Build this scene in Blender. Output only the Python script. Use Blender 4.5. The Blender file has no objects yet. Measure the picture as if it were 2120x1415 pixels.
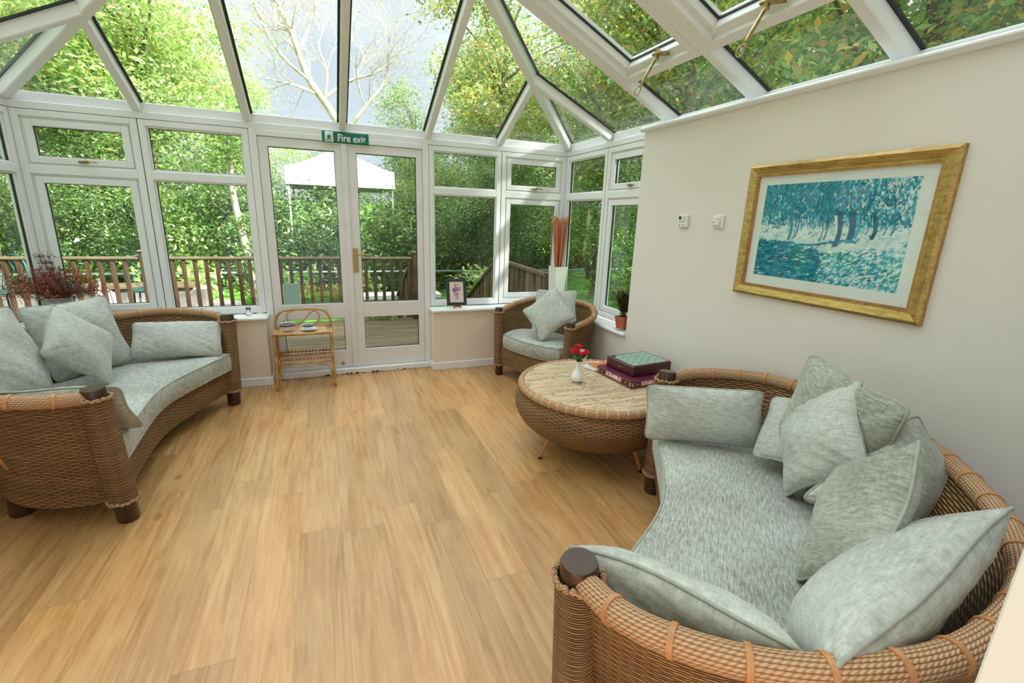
import bpy, math, random
import numpy as np
from mathutils import Vector, Matrix
random.seed(7)
rng = np.random.default_rng(7)
S = bpy.context.scene
COL = S.collection
PI = math.pi

# ------------------------------------------------------------------ camera
F, YAW, PITCH, ROLL = 963.3564, 0.3893, -0.2566, 0.0330
CX, CY, CZ = -0.4552, -4.4882, 1.4688
fw = Vector((math.sin(YAW) * math.cos(PITCH), math.cos(YAW) * math.cos(PITCH), math.sin(PITCH)))
rt = Vector((math.cos(YAW), -math.sin(YAW), 0))
up = rt.cross(fw)
c_, s_ = math.cos(ROLL), math.sin(ROLL)
r2 = rt * c_ + up * s_
u2 = up * c_ - rt * s_
cam_d = bpy.data.cameras.new('camera')
cam = bpy.data.objects.new('camera', cam_d)
COL.objects.link(cam)
cam_d.sensor_width = 36
cam_d.lens = F / 2120 * 36
cam_d.clip_start = 0.02
cam_d.clip_end = 300
cam.matrix_world = Matrix(((r2.x, u2.x, -fw.x, CX), (r2.y, u2.y, -fw.y, CY), (r2.z, u2.z, -fw.z, CZ), (0, 0, 0, 1)))
S.camera = cam
S.view_settings.view_transform = 'Standard'
S.view_settings.look = 'None'
S.view_settings.gamma = 1
S.view_settings.use_curve_mapping = False
S.view_settings.exposure = 1.24

# ------------------------------------------------------------------ sky and sun
world = bpy.data.worlds.new('sky')
S.world = world
world.use_nodes = True
wt = world.node_tree
wt.nodes.clear()
wo = wt.nodes.new('ShaderNodeOutputWorld')
wb = wt.nodes.new('ShaderNodeBackground')
wr = wt.nodes.new('ShaderNodeValToRGB')
wn = wt.nodes.new('ShaderNodeTexNoise')
wc = wt.nodes.new('ShaderNodeTexCoord')
wn.inputs['Scale'].default_value = 2.2
wn.inputs['Detail'].default_value = 5
wr.color_ramp.elements[0].position = 0.40
wr.color_ramp.elements[0].color = (0.62, 0.695, 0.78, 1)
wr.color_ramp.elements[1].position = 0.62
wr.color_ramp.elements[1].color = (0.95, 0.97, 1.0, 1)
wb.inputs['Strength'].default_value = 1.15
wt.links.new(wc.outputs['Generated'], wn.inputs['Vector'])
wt.links.new(wn.outputs['Fac'], wr.inputs['Fac'])
# sky dimmed to a low overcast bank, brightness added overhead to light the room
wsx = wt.nodes.new('ShaderNodeSeparateXYZ')
wmr = wt.nodes.new('ShaderNodeMapRange')
wmr.interpolation_type = 'SMOOTHSTEP'
wmr.inputs['From Min'].default_value = 0.38
wmr.inputs['From Max'].default_value = 0.62
wmr.inputs['To Min'].default_value = 0.47
wmr.inputs['To Max'].default_value = 1.4
wmx = wt.nodes.new('ShaderNodeVectorMath')
wmx.operation = 'SCALE'
wt.links.new(wc.outputs['Generated'], wsx.inputs[0])
wt.links.new(wsx.outputs[2], wmr.inputs['Value'])
wt.links.new(wr.outputs['Color'], wmx.inputs[0])
wt.links.new(wmr.outputs[0], wmx.inputs['Scale'])
wt.links.new(wmx.outputs[0], wb.inputs['Color'])
wt.links.new(wb.outputs['Background'], wo.inputs['Surface'])
sun_d = bpy.data.lights.new('sun', 'SUN')
sun_d.energy = 8.0
sun_d.angle = math.radians(3)
sun_d.color = (1.0, 0.965, 0.92)
sun = bpy.data.objects.new('sun', sun_d)
COL.objects.link(sun)
SUN_DIR = Vector((0.62, -0.50, 0.72)).normalized()      # towards the sun
sun.rotation_euler = SUN_DIR.to_track_quat('Z', 'Y').to_euler()
sun.location = SUN_DIR * 30

# ------------------------------------------------------------------ node helpers
class NT:
    def __init__(s, name, rough=0.5, metal=0.0, spec=0.5):
        m = bpy.data.materials.new(name)
        m.use_nodes = True
        s.m = m
        s.t = m.node_tree
        s.b = s.t.nodes['Principled BSDF']
        s.o = s.t.nodes['Material Output']
        s.b.inputs['Roughness'].default_value = rough
        s.b.inputs['Metallic'].default_value = metal
        s.b.inputs['Specular IOR Level'].default_value = spec

    def n(s, kind, **kw):
        nd = s.t.nodes.new('ShaderNode' + kind)
        for k, v in kw.items():
            setattr(nd, k, v)
        return nd

    def l(s, a, b):
        s.t.links.new(a, b)

    def put(s, sock, v):
        if hasattr(v, 'links'):
            s.l(v, sock)
        else:
            sock.default_value = v

    def math(s, op, a, b=0.0, c=0.0):
        nd = s.n('Math', operation=op)
        for i, v in enumerate((a, b, c)):
            s.put(nd.inputs[i], v)
        return nd.outputs[0]

    def uv(s, kind='UV'):
        return s.n('TexCoord').outputs[kind]

    def mapping(s, v, scale=(1, 1, 1), loc=(0, 0, 0), rot=(0, 0, 0)):
        nd = s.n('Mapping')
        s.l(v, nd.inputs['Vector'])
        nd.inputs['Scale'].default_value = scale
        nd.inputs['Location'].default_value = loc
        nd.inputs['Rotation'].default_value = rot
        return nd.outputs[0]

    def noise(s, v, scale=5, detail=3, rough=0.5, dist=0.0):
        nd = s.n('TexNoise')
        if v is not None:
            s.l(v, nd.inputs['Vector'])
        nd.inputs['Scale'].default_value = scale
        nd.inputs['Detail'].default_value = detail
        nd.inputs['Roughness'].default_value = rough
        nd.inputs['Distortion'].default_value = dist
        return nd.outputs['Fac']

    def ramp(s, f, stops, interp='LINEAR'):
        nd = s.n('ValToRGB')
        cr = nd.color_ramp
        cr.interpolation = interp
        while len(cr.elements) > 1:
            cr.elements.remove(cr.elements[-1])
        cr.elements[0].position = stops[0][0]
        cr.elements[0].color = (*stops[0][1], 1)
        for p, c in stops[1:]:
            e = cr.elements.new(p)
            e.color = (*c, 1)
        s.put(nd.inputs['Fac'], f)
        return nd.outputs['Color']

    def mix(s, f, a, b, mode='MIX'):
        nd = s.n('MixRGB', blend_type=mode)
        s.put(nd.inputs[0], f)
        for i, v in ((1, a), (2, b)):
            if isinstance(v, tuple):
                v = (*v, 1)
            s.put(nd.inputs[i], v)
        return nd.outputs[0]

    def color(s, v):
        if isinstance(v, tuple):
            v = (*v, 1) if len(v) == 3 else v
        s.put(s.b.inputs['Base Color'], v)

    def bump(s, h, strength=0.3, dist=0.01):
        nd = s.n('Bump')
        nd.inputs['Strength'].default_value = strength
        nd.inputs['Distance'].default_value = dist
        s.l(h, nd.inputs['Height'])
        s.l(nd.outputs['Normal'], s.b.inputs['Normal'])
        return nd


def plain(name, col, rough=0.5, metal=0.0, spec=0.5, var=0.0, scale=8, bump=0.0):
    t = NT(name, rough, metal, spec)
    if var > 0:
        f = t.noise(t.uv('Object'), scale, 4)
        a = tuple(max(0, c * (1 - var)) for c in col)
        b = tuple(min(1, c * (1 + var)) for c in col)
        t.color(t.ramp(f, [(0.35, a), (0.65, b)]))
        if bump:
            t.bump(f, bump, 0.004)
    else:
        t.color(col)
    return t.m


M = {}
M['upvc'] = plain('white_window_frame', (0.80, 0.81, 0.835), 0.35, var=0.012, scale=3)
M['gloss_white'] = plain('white_gloss_paint', (0.80, 0.80, 0.82), 0.35, var=0.02, scale=6)
M['door_paint'] = plain('worn_door_paint', (0.77, 0.75, 0.765), 0.42, var=0.03, scale=5, bump=0.05)
M['wall'] = plain('warm_white_wall_paint', (0.775, 0.732, 0.715), 0.85, spec=0.2, var=0.015, scale=1.5, bump=0.04)
M['wall_peach'] = plain('peach_wall_paint', (0.80, 0.69, 0.60), 0.85, spec=0.2, var=0.02, scale=2, bump=0.04)
M['rubber'] = plain('black_rubber', (0.018, 0.022, 0.024), 0.6)
M['darkwood'] = plain('dark_polished_wood', (0.045, 0.020, 0.010), 0.28, var=0.3, scale=14)
M['legwood'] = plain('brown_leg_wood', (0.090, 0.036, 0.012), 0.3, var=0.35, scale=12)
M['brass'] = plain('aged_brass', (0.42, 0.30, 0.13), 0.35, 0.9, var=0.25, scale=40)
M['cane'] = None
M['ceramic'] = plain('white_ceramic', (0.85, 0.85, 0.86), 0.12)
M['blueband'] = plain('dark_blue_glaze', (0.015, 0.025, 0.10), 0.15)
M['redglaze'] = plain('orange_red_glaze', (0.55, 0.11, 0.03), 0.2)
M['terracotta'] = plain('terracotta', (0.48, 0.13, 0.06), 0.7, var=0.12)
M['soil'] = plain('potting_soil', (0.03, 0.018, 0.010), 0.95, var=0.4, scale=60)
M['plastic'] = plain('white_plastic', (0.80, 0.80, 0.78), 0.4)
M['darkred'] = plain('dark_red_lacquer', (0.055, 0.006, 0.010), 0.22, var=0.15)
M['darkgrey'] = plain('charcoal', (0.025, 0.032, 0.045), 0.5)
M['black'] = plain('black_ink', (0.012, 0.012, 0.012), 0.5)
M['white'] = plain('white_ink', (0.85, 0.85, 0.85), 0.5)
M['paper'] = plain('cream_paper', (0.72, 0.68, 0.58), 0.8, var=0.03)
M['mount'] = plain('white_mount_board', (0.90, 0.88, 0.95), 0.7)
M['exit_green'] = plain('exit_sign_green', (0.0, 0.16, 0.115), 0.3)
M['burgundy'] = plain('burgundy_box_card', (0.12, 0.012, 0.045), 0.35, var=0.1)
M['scarlet'] = plain('scarlet_card', (0.42, 0.02, 0.03), 0.4)
M['gold_ink'] = plain('gold_ink', (0.50, 0.36, 0.12), 0.4)
M['orange'] = plain('orange_print', (0.62, 0.18, 0.05), 0.5)
M['rose'] = plain('red_petals', (0.62, 0.004, 0.008), 0.6, var=0.25, scale=60)
M['green_leaf'] = plain('dark_green_leaf', (0.035, 0.11, 0.02), 0.5, var=0.3, scale=30)
M['pot_leaf'] = plain('bronze_green_leaf', (0.10, 0.12, 0.035), 0.5, var=0.6, scale=25)
M['dried_red'] = plain('dried_russet_flower', (0.33, 0.085, 0.045), 0.9, var=0.35, scale=20)
M['dried_brown'] = plain('dried_brown_stem', (0.12, 0.05, 0.035), 0.9, var=0.4, scale=20)
M['reed'] = plain('orange_brown_reed', (0.48, 0.15, 0.05), 0.5, var=0.15, scale=10)
M['teal_card'] = plain('pale_teal_card', (0.30, 0.50, 0.46), 0.5)
M['pink'] = plain('pink_paint', (0.70, 0.28, 0.45), 0.8, var=0.2, scale=40)
M['purple'] = plain('purple_paint', (0.30, 0.12, 0.35), 0.8, var=0.4, scale=60)
M['bluepaint'] = plain('blue_paint', (0.06, 0.16, 0.26), 0.8, var=0.4, scale=60)
M['easel'] = plain('easel_wood', (0.40, 0.14, 0.045), 0.5, var=0.1)
M['magazine'] = plain('magazine_paper', (0.62, 0.63, 0.66), 0.4, var=0.2, scale=20)
M['teal_metal'] = plain('teal_painted_metal', (0.012, 0.055, 0.065), 0.45)
M['tube'] = plain('galvanised_tube', (0.30, 0.36, 0.42), 0.45, 0.3)
M['canopy'] = plain('white_canopy_fabric', (0.88, 0.89, 0.92), 0.8)
M['slab'] = plain('white_painted_slab', (0.75, 0.76, 0.78), 0.7, var=0.05)
M['stone'] = plain('pale_rubble_stone', (0.20, 0.19, 0.165), 0.9, var=0.35, scale=7, bump=0.6)
M['statue'] = plain('pale_stone_urn', (0.34, 0.325, 0.30), 0.9, var=0.12, scale=10)
M['bark'] = plain('grey_brown_bark', (0.17, 0.13, 0.09), 0.9, var=0.4, scale=6, bump=0.6)
M['pale_bark'] = plain('pale_bark', (0.55, 0.49, 0.38), 0.85, var=0.25, scale=5, bump=0.4)
M['lawn'] = plain('lawn_grass', (0.10, 0.24, 0.035), 0.9, spec=0.1, var=0.5, scale=4, bump=0.6)
M['earth'] = plain('leafy_earth', (0.055, 0.05, 0.02), 0.95, spec=0.1, var=0.5, scale=3)


def mat_glass():
    m = bpy.data.materials.new('clear_window_glass')
    m.use_nodes = True
    t = m.node_tree
    t.nodes.clear()
    o = t.nodes.new('ShaderNodeOutputMaterial')
    mx = t.nodes.new('ShaderNodeMixShader')
    tr = t.nodes.new('ShaderNodeBsdfTransparent')
    gl = t.nodes.new('ShaderNodeBsdfGlossy')
    fr = t.nodes.new('ShaderNodeLayerWeight')
    pw = t.nodes.new('ShaderNodeMath')
    pw.operation = 'POWER'
    pw.inputs[1].default_value = 5
    ma = t.nodes.new('ShaderNodeMath')
    ma.operation = 'MULTIPLY_ADD'
    ma.inputs[1].default_value = 0.9
    ma.inputs[2].default_value = 0.028
    tr.inputs['Color'].default_value = (0.95, 0.975, 0.96, 1)
    gl.inputs['Roughness'].default_value = 0.0
    fr.inputs['Blend'].default_value = 0.5
    t.links.new(fr.outputs['Facing'], pw.inputs[0])
    t.links.new(pw.outputs[0], ma.inputs[0])
    t.links.new(ma.outputs[0], mx.inputs[0])
    t.links.new(tr.outputs[0], mx.inputs[1])
    t.links.new(gl.outputs[0], mx.inputs[2])
    t.links.new(mx.outputs[0], o.inputs[0])
    return m


M['glass'] = mat_glass()


def mat_clear(name, col=(0.9, 0.93, 0.95)):
    m = bpy.data.materials.new(name)
    m.use_nodes = True
    b = m.node_tree.nodes['Principled BSDF']
    b.inputs['Base Color'].default_value = (*col, 1)
    b.inputs['Roughness'].default_value = 0.05
    b.inputs['Transmission Weight'].default_value = 1.0
    b.inputs['IOR'].default_value = 1.3
    return m


M['clear'] = mat_clear('clear_glassware')


def mat_floor():
    t = NT('oak_laminate_planks', 0.32, spec=0.45)
    pos = t.n('NewGeometry').outputs['Position']
    sp = t.n('SeparateXYZ')
    t.l(pos, sp.inputs[0])
    X, Y = sp.outputs[0], sp.outputs[1]
    xr = t.math('DIVIDE', t.math('ADD', X, 0.8175 + 0.1835 * 20), 0.1835)
    row = t.math('FLOOR', xr)
    fx = t.math('FRACT', xr)
    wn_ = t.n('TexWhiteNoise', noise_dimensions='1D')
    t.l(row, wn_.inputs['W'])
    off = t.math('MULTIPLY', wn_.outputs['Value'], 1.2)
    yr = t.math('DIVIDE', t.math('ADD', t.math('ADD', Y, 20.0), off), 1.2)
    colf = t.math('FLOOR', yr)
    fy = t.math('FRACT', yr)
    w2 = t.n('TexWhiteNoise', noise_dimensions='2D')
    cb = t.n('CombineXYZ')
    t.l(row, cb.inputs[0])
    t.l(colf, cb.inputs[1])
    t.l(cb.outputs[0], w2.inputs['Vector'])
    rnd = w2.outputs['Value']
    # three laminate strips to a plank would be pattern; here one grain per plank, shifted by its own random value
    sh = t.n('CombineXYZ')
    t.l(t.math('ADD', X, t.math('MULTIPLY', rnd, 9.0)), sh.inputs[0])
    t.l(t.math('ADD', Y, t.math('MULTIPLY', rnd, 31.0)), sh.inputs[1])
    v = sh.outputs[0]
    g1 = t.noise(t.mapping(v, (26, 1.6, 1)), 1.0, 6, 0.62, 1.2)
    g2 = t.noise(t.mapping(v, (150, 4, 1)), 1.0, 3, 0.6, 0.3)
    g3 = t.noise(t.mapping(v, (6, 2.2, 1)), 1.0, 3, 0.5, 0.8)
    wv = t.n('TexWave', wave_type='BANDS', bands_direction='X')
    t.l(t.mapping(v, (1, 0.12, 1)), wv.inputs['Vector'])
    wv.inputs['Scale'].default_value = 9
    wv.inputs['Distortion'].default_value = 9
    wv.inputs['Detail'].default_value = 3
    wv.inputs['Detail Scale'].default_value = 1.2
    base = t.ramp(g1, [(0.30, (0.40, 0.195, 0.068)), (0.5, (0.57, 0.315, 0.125)), (0.72, (0.72, 0.455, 0.215))])
    base = t.mix(t.math('MULTIPLY', wv.outputs['Fac'], 0.24), base, (0.46, 0.25, 0.10))
    base = t.mix(t.ramp(g3, [(0.5, (0, 0, 0)), (0.72, (0.5, 0.5, 0.5))]), base, (0.70, 0.44, 0.20), 'MIX')
    base = t.mix(t.ramp(g2, [(0.33, (0.30, 0.30, 0.30)), (0.55, (0, 0, 0))]), base, (0.44, 0.23, 0.09))
    tone = t.ramp(rnd, [(0.0, (0.74, 0.71, 0.68)), (0.5, (0.90, 0.89, 0.87)), (1.0, (1.02, 0.98, 0.93))])
    base = t.mix(1.0, base, tone, 'MULTIPLY')
    # knots
    vo = t.n('TexVoronoi')
    t.l(t.mapping(v, (3.4, 1.7, 1)), vo.inputs['Vector'])
    vo.inputs['Scale'].default_value = 1.0
    kn = t.ramp(vo.outputs['Distance'], [(0.015, (0.75, 0.75, 0.75)), (0.085, (0, 0, 0))])
    base = t.mix(kn, base, (0.24, 0.10, 0.035))
    # seams
    ex = t.math('MINIMUM', fx, t.math('SUBTRACT', 1.0, fx))
    sx = t.math('LESS_THAN', ex, 0.0065)
    ey = t.math('MINIMUM', fy, t.math('SUBTRACT', 1.0, fy))
    sy = t.math('LESS_THAN', ey, 0.0011)
    seam = t.math('MAXIMUM', t.math('MULTIPLY', sx, 0.30), t.math('MULTIPLY', sy, 0.6))
    base = t.mix(seam, base, (0.16, 0.075, 0.03))
    t.color(base)
    rr = t.math('ADD', t.math('MULTIPLY', g1, 0.12), 0.22)
    t.l(rr, t.b.inputs['Roughness'])
    t.bump(g2, 0.04, 0.002)
    return t.m


M['floor'] = mat_floor()


def mat_wicker(name, light, dark, stake=0.030, strand=0.0105, strength=1.0, dist=0.008):
    t = NT(name, 0.55, spec=0.35)
    sp = t.n('SeparateXYZ')
    t.l(t.uv('UV'), sp.inputs[0])
    u = t.math('DIVIDE', sp.outputs[0], stake)
    nz = t.noise(t.mapping(t.uv('UV'), (14, 14, 14)), 1.0, 2)
    v = t.math('DIVIDE', t.math('ADD', sp.outputs[1], t.math('MULTIPLY', nz, 0.006)), strand)
    row = t.math('FLOOR', v)
    fv = t.math('FRACT', v)
    ph = t.math('MULTIPLY', t.math('ADD', u, row), PI)
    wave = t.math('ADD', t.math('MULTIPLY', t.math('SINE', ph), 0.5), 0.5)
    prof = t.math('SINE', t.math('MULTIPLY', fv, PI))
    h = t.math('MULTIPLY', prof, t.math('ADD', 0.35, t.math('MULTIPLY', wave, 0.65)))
    w = t.n('TexWhiteNoise', noise_dimensions='2D')
    cb = t.n('CombineXYZ')
    t.l(row, cb.inputs[0])
    t.l(t.math('FLOOR', t.math('DIVIDE', u, 9.0)), cb.inputs[1])
    t.l(cb.outputs[0], w.inputs['Vector'])
    big = t.noise(t.mapping(t.uv('UV'), (3, 3, 3)), 1.0, 3)
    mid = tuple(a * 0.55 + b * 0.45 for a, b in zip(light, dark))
    c = t.ramp(h, [(0.14, dark), (0.45, mid), (0.85, light)])  # gaps between strands darkened in the colour as crevice shade
    c = t.mix(1.0, c, t.ramp(w.outputs['Value'], [(0, (0.78, 0.76, 0.74)), (1, (1.12, 1.12, 1.14))]), 'MULTIPLY')
    c = t.mix(1.0, c, t.ramp(big, [(0.35, (0.84, 0.82, 0.80)), (0.65, (1.08, 1.08, 1.08))]), 'MULTIPLY')
    t.color(c)
    t.bump(h, strength, dist)
    return t.m


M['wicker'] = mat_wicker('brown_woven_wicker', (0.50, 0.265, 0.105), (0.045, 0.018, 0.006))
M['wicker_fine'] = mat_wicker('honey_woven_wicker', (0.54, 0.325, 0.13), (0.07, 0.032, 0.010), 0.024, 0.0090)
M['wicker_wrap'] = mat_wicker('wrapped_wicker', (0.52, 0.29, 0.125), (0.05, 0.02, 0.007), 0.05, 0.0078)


def mat_rope(name, light, dark, pitch=0.014):
    t = NT(name, 0.6, spec=0.3)
    sp = t.n('SeparateXYZ')
    t.l(t.uv('UV'), sp.inputs[0])
    u = t.math('DIVIDE', sp.outputs[0], pitch)      # along
    v = t.math('DIVIDE', sp.outputs[1], 0.009)      # around
    row = t.math('FLOOR', v)
    fv = t.math('FRACT', v)
    ph = t.math('MULTIPLY', t.math('ADD', t.math('ADD', u, t.math('MULTIPLY', row, 0.5)), t.math('MULTIPLY', fv, 0.6)), 2 * PI)
    a = t.math('ADD', t.math('MULTIPLY', t.math('SINE', ph), 0.5), 0.5)
    h = t.math('MULTIPLY', t.math('SINE', t.math('MULTIPLY', fv, PI)), t.math('ADD', 0.25, t.math('MULTIPLY', a, 0.75)))
    mid = tuple(x * 0.7 + y * 0.3 for x, y in zip(light, dark))
    c = t.ramp(h, [(0.08, dark), (0.35, mid), (0.8, light)])
    t.color(c)
    t.bump(h, 0.9, 0.004)
    return t.m


M['rope'] = mat_rope('plaited_rim_cane', (0.66, 0.42, 0.25), (0.24, 0.11, 0.045))
M['binding'] = plain('orange_cane_binding', (0.50, 0.23, 0.09), 0.45, var=0.15, scale=30)


def mat_cane():
    t = NT('varnished_cane', 0.3, spec=0.5)
    f = t.noise(t.uv('Object'), 9, 4)
    t.color(t.ramp(f, [(0.3, (0.34, 0.155, 0.045)), (0.6, (0.58, 0.33, 0.12)), (0.8, (0.66, 0.42, 0.18))]))
    return t.m


M['cane'] = mat_cane()
M['cane_top'] = plain('pale_cane_panel', (0.60, 0.38, 0.19), 0.4, var=0.15, scale=30)


def mat_fabric(name, lo, hi, vec='UV', rot=0.35, su=22, sv=150, big=3.0):
    t = NT(name, 0.85, spec=0.15)
    v = t.uv(vec)
    s1 = t.noise(t.mapping(v, (su, sv, su), rot=(0, 0, rot)), 1.0, 4, 0.7)
    s2 = t.noise(t.mapping(v, (sv * 1.6, su * 1.5, sv), rot=(0, 0, rot)), 1.0, 2, 0.6)
    s3 = t.noise(t.mapping(v, (big, big, big)), 1.0, 3)
    f = t.math('ADD', t.math('MULTIPLY', s1, 0.75), t.math('MULTIPLY', s2, 0.25))
    f = t.math('ADD', f, t.math('MULTIPLY', t.math('SUBTRACT', s3, 0.5), 0.35))
    mid = tuple((a + b) / 2 for a, b in zip(lo, hi))
    t.color(t.ramp(f, [(0.36, lo), (0.5, mid), (0.64, hi)]))
    t.b.inputs['Sheen Weight'].default_value = 0.35
    t.b.inputs['Sheen Roughness'].default_value = 0.4
    t.b.inputs['Sheen Weight'].default_value = 0.25
    cr = t.noise(t.mapping(v, (7, 7, 7)), 1.0, 2, 0.5, 1.6)
    t.bump(t.math('ADD', t.math('MULTIPLY', f, 0.10), cr), 0.28, 0.028)
    return t.m


M['seat_fabric'] = mat_fabric('grey_green_chenille', (0.22, 0.23, 0.195), (0.58, 0.60, 0.575), rot=0.2)
M['pillow_fabric'] = mat_fabric('pale_sage_chenille', (0.35, 0.37, 0.335), (0.585, 0.61, 0.58), rot=1.2, su=26, sv=110)
M['pillow_fabric_dark'] = mat_fabric('worn_sage_chenille', (0.225, 0.24, 0.185), (0.48, 0.51, 0.455), rot=1.3, su=26, sv=110)
M['piping'] = plain('sage_piping', (0.36, 0.38, 0.34), 0.8, var=0.1, scale=40)
M['side_fabric'] = mat_fabric('beige_green_chenille', (0.27, 0.26, 0.20), (0.50, 0.50, 0.43), rot=1.5)


def mat_tabletop():
    t = NT('mosaic_cane_tabletop', 0.3, spec=0.4)
    v = t.uv('Object')
    w = t.noise(v, 5, 2)
    base = t.ramp(t.noise(t.mapping(v, (8, 30, 5)), 1.0, 4), [(0.3, (0.46, 0.31, 0.185)), (0.55, (0.62, 0.47, 0.31)), (0.8, (0.70, 0.56, 0.41))])
    # elongated dark leaf flecks gathered in patches
    vo = t.n('TexVoronoi')
    t.l(t.mapping(v, (26, 50, 26), rot=(0, 0, 0.6)), vo.inputs['Vector'])
    vo.inputs['Scale'].default_value = 1.0
    fl = t.ramp(vo.outputs['Distance'], [(0.26, (1, 1, 1)), (0.34, (0, 0, 0))])
    vo2 = t.n('TexVoronoi')
    t.l(t.mapping(v, (46, 24, 26), rot=(0, 0, 0.2)), vo2.inputs['Vector'])
    vo2.inputs['Scale'].default_value = 1.0
    fl2 = t.ramp(vo2.outputs['Distance'], [(0.22, (1, 1, 1)), (0.30, (0, 0, 0))])
    patch = t.ramp(t.noise(t.mapping(v, (7, 7, 7)), 1.0, 2), [(0.44, (0, 0, 0)), (0.52, (1, 1, 1))])
    f = t.math('MULTIPLY', t.math('MULTIPLY', t.math('MAXIMUM', fl, fl2), patch), 0.75)
    base = t.mix(f, base, (0.25, 0.155, 0.075))
    # pale curved inlay lines between the mosaic bands
    wv = t.n('TexWave', wave_type='RINGS')
    t.l(t.mapping(v, (1, 1, 1), loc=(0.9, 0.9, 0)), wv.inputs['Vector'])
    wv.inputs['Scale'].default_value = 4.2
    wv.inputs['Distortion'].default_value = 1.0
    base = t.mix(t.ramp(wv.outputs['Fac'], [(0.0, (0.7, 0.7, 0.7)), (0.025, (0, 0, 0))]), base, (0.80, 0.70, 0.57))
    t.color(base)
    return t.m


M['tabletop'] = mat_tabletop()


def mat_gilt():
    t = NT('antique_gilt', 0.38, 0.75)
    v = t.uv('Object')
    st = t.noise(t.mapping(v, (60, 9, 60)), 1.0, 5, 0.75)
    sp = t.noise(v, 120, 3, 0.7)
    c = t.ramp(st, [(0.3, (0.30, 0.18, 0.055)), (0.55, (0.56, 0.38, 0.14)), (0.8, (0.70, 0.51, 0.22))])
    c = t.mix(t.ramp(sp, [(0.62, (0, 0, 0)), (0.68, (0.9, 0.9, 0.9))]), c, (0.035, 0.02, 0.008))
    t.color(c)
    return t.m


M['gilt'] = mat_gilt()
M['gilt_lip'] = plain('copper_gilt_lip', (0.50, 0.24, 0.09), 0.35, 0.7, var=0.2, scale=30)


def mat_timber(name, a, b, sc=(5, 5, 40)):
    t = NT(name, 0.75, spec=0.2)
    v = t.mapping(t.uv('Object'), sc)
    f = t.noise(v, 1.0, 5, 0.6)
    t.color(t.ramp(f, [(0.3, a), (0.7, b)]))
    return t.m


M['deck_wood'] = mat_timber('weathered_decking', (0.085, 0.063, 0.036), (0.19, 0.15, 0.092), (2, 16, 8))
M['rail_wood'] = mat_timber('treated_rail_timber', (0.042, 0.023, 0.012), (0.095, 0.053, 0.028), (30, 30, 4))
M['rail_top'] = mat_timber('weathered_handrail', (0.085, 0.064, 0.036), (0.17, 0.13, 0.075), (3, 30, 30))
def mat_boards():
    t = NT('featheredge_timber', 0.8, spec=0.2)
    isl = t.n('NewGeometry').outputs['Random Per Island']
    f = t.noise(t.mapping(t.uv('Object'), (60, 60, 3)), 1.0, 4)
    c = t.ramp(f, [(0.3, (0.10, 0.062, 0.034)), (0.7, (0.21, 0.145, 0.085))])
    t.color(t.mix(1.0, c, t.ramp(isl, [(0, (0.45, 0.42, 0.40)), (1, (1.25, 1.25, 1.25))]), 'MULTIPLY'))
    return t.m


M['fence_wood'] = mat_boards()


def mat_leaf(name, stops, trans=0.55):
    m = bpy.data.materials.new(name)
    m.use_nodes = True
    t = m.node_tree
    t.nodes.clear()
    o = t.nodes.new('ShaderNodeOutputMaterial')
    g = t.nodes.new('ShaderNodeNewGeometry')
    r = t.nodes.new('ShaderNodeValToRGB')
    r.color_ramp.interpolation = 'CONSTANT'
    cr = r.color_ramp
    while len(cr.elements) > 1:
        cr.elements.remove(cr.elements[-1])
    cr.elements[0].position = 0
    cr.elements[0].color = (*stops[0][1], 1)
    for p, c in stops[1:]:
        e = cr.elements.new(p)
        e.color = (*c, 1)
    d = t.nodes.new('ShaderNodeBsdfDiffuse')
    tl = t.nodes.new('ShaderNodeBsdfTranslucent')
    gl = t.nodes.new('ShaderNodeBsdfGlossy')
    gl.inputs['Roughness'].default_value = 0.35
    gl.inputs['Color'].default_value = (0.9, 0.95, 1.0, 1)
    mx = t.nodes.new('ShaderNodeMixShader')
    mx2 = t.nodes.new('ShaderNodeMixShader')
    mx.inputs[0].default_value = trans
    mx2.inputs[0].default_value = 0.07
    t.links.new(g.outputs['Random Per Island'], r.inputs['Fac'])
    t.links.new(r.outputs['Color'], d.inputs['Color'])
    t.links.new(r.outputs['Color'], tl.inputs['Color'])
    t.links.new(d.outputs[0], mx.inputs[1])
    t.links.new(tl.outputs[0], mx.inputs[2])
    t.links.new(mx.outputs[0], mx2.inputs[1])
    t.links.new(gl.outputs[0], mx2.inputs[2])
    t.links.new(mx2.outputs[0], o.inputs[0])
    return m


M['leaf_lime'] = mat_leaf('lime_green_foliage', [(0, (0.38, 0.56, 0.14)), (0.3, (0.54, 0.70, 0.24)), (0.55, (0.27, 0.45, 0.10)), (0.72, (0.66, 0.74, 0.32)), (0.92, (0.76, 0.54, 0.26))])
M['leaf_mid'] = mat_leaf('mid_green_foliage', [(0, (0.20, 0.36, 0.08)), (0.3, (0.32, 0.48, 0.13)), (0.55, (0.13, 0.25, 0.06)), (0.75, (0.48, 0.58, 0.20)), (0.94, (0.62, 0.50, 0.16))])
M['leaf_dark'] = mat_leaf('dark_green_foliage', [(0, (0.09, 0.19, 0.05)), (0.35, (0.17, 0.30, 0.07)), (0.65, (0.25, 0.38, 0.10)), (0.86, (0.42, 0.50, 0.17))])
M['leaf_maple'] = mat_leaf('autumn_maple_foliage', [(0, (0.26, 0.42, 0.10)), (0.25, (0.38, 0.54, 0.15)), (0.48, (0.16, 0.27, 0.07)), (0.66, (0.55, 0.60, 0.18)), (0.80, (0.78, 0.56, 0.10)), (0.93, (0.76, 0.36, 0.12))])
M['leaf_buff'] = mat_leaf('sparse_buff_foliage', [(0, (0.62, 0.52, 0.34)), (0.5, (0.55, 0.40, 0.24)), (0.8, (0.58, 0.56, 0.30))])


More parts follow.
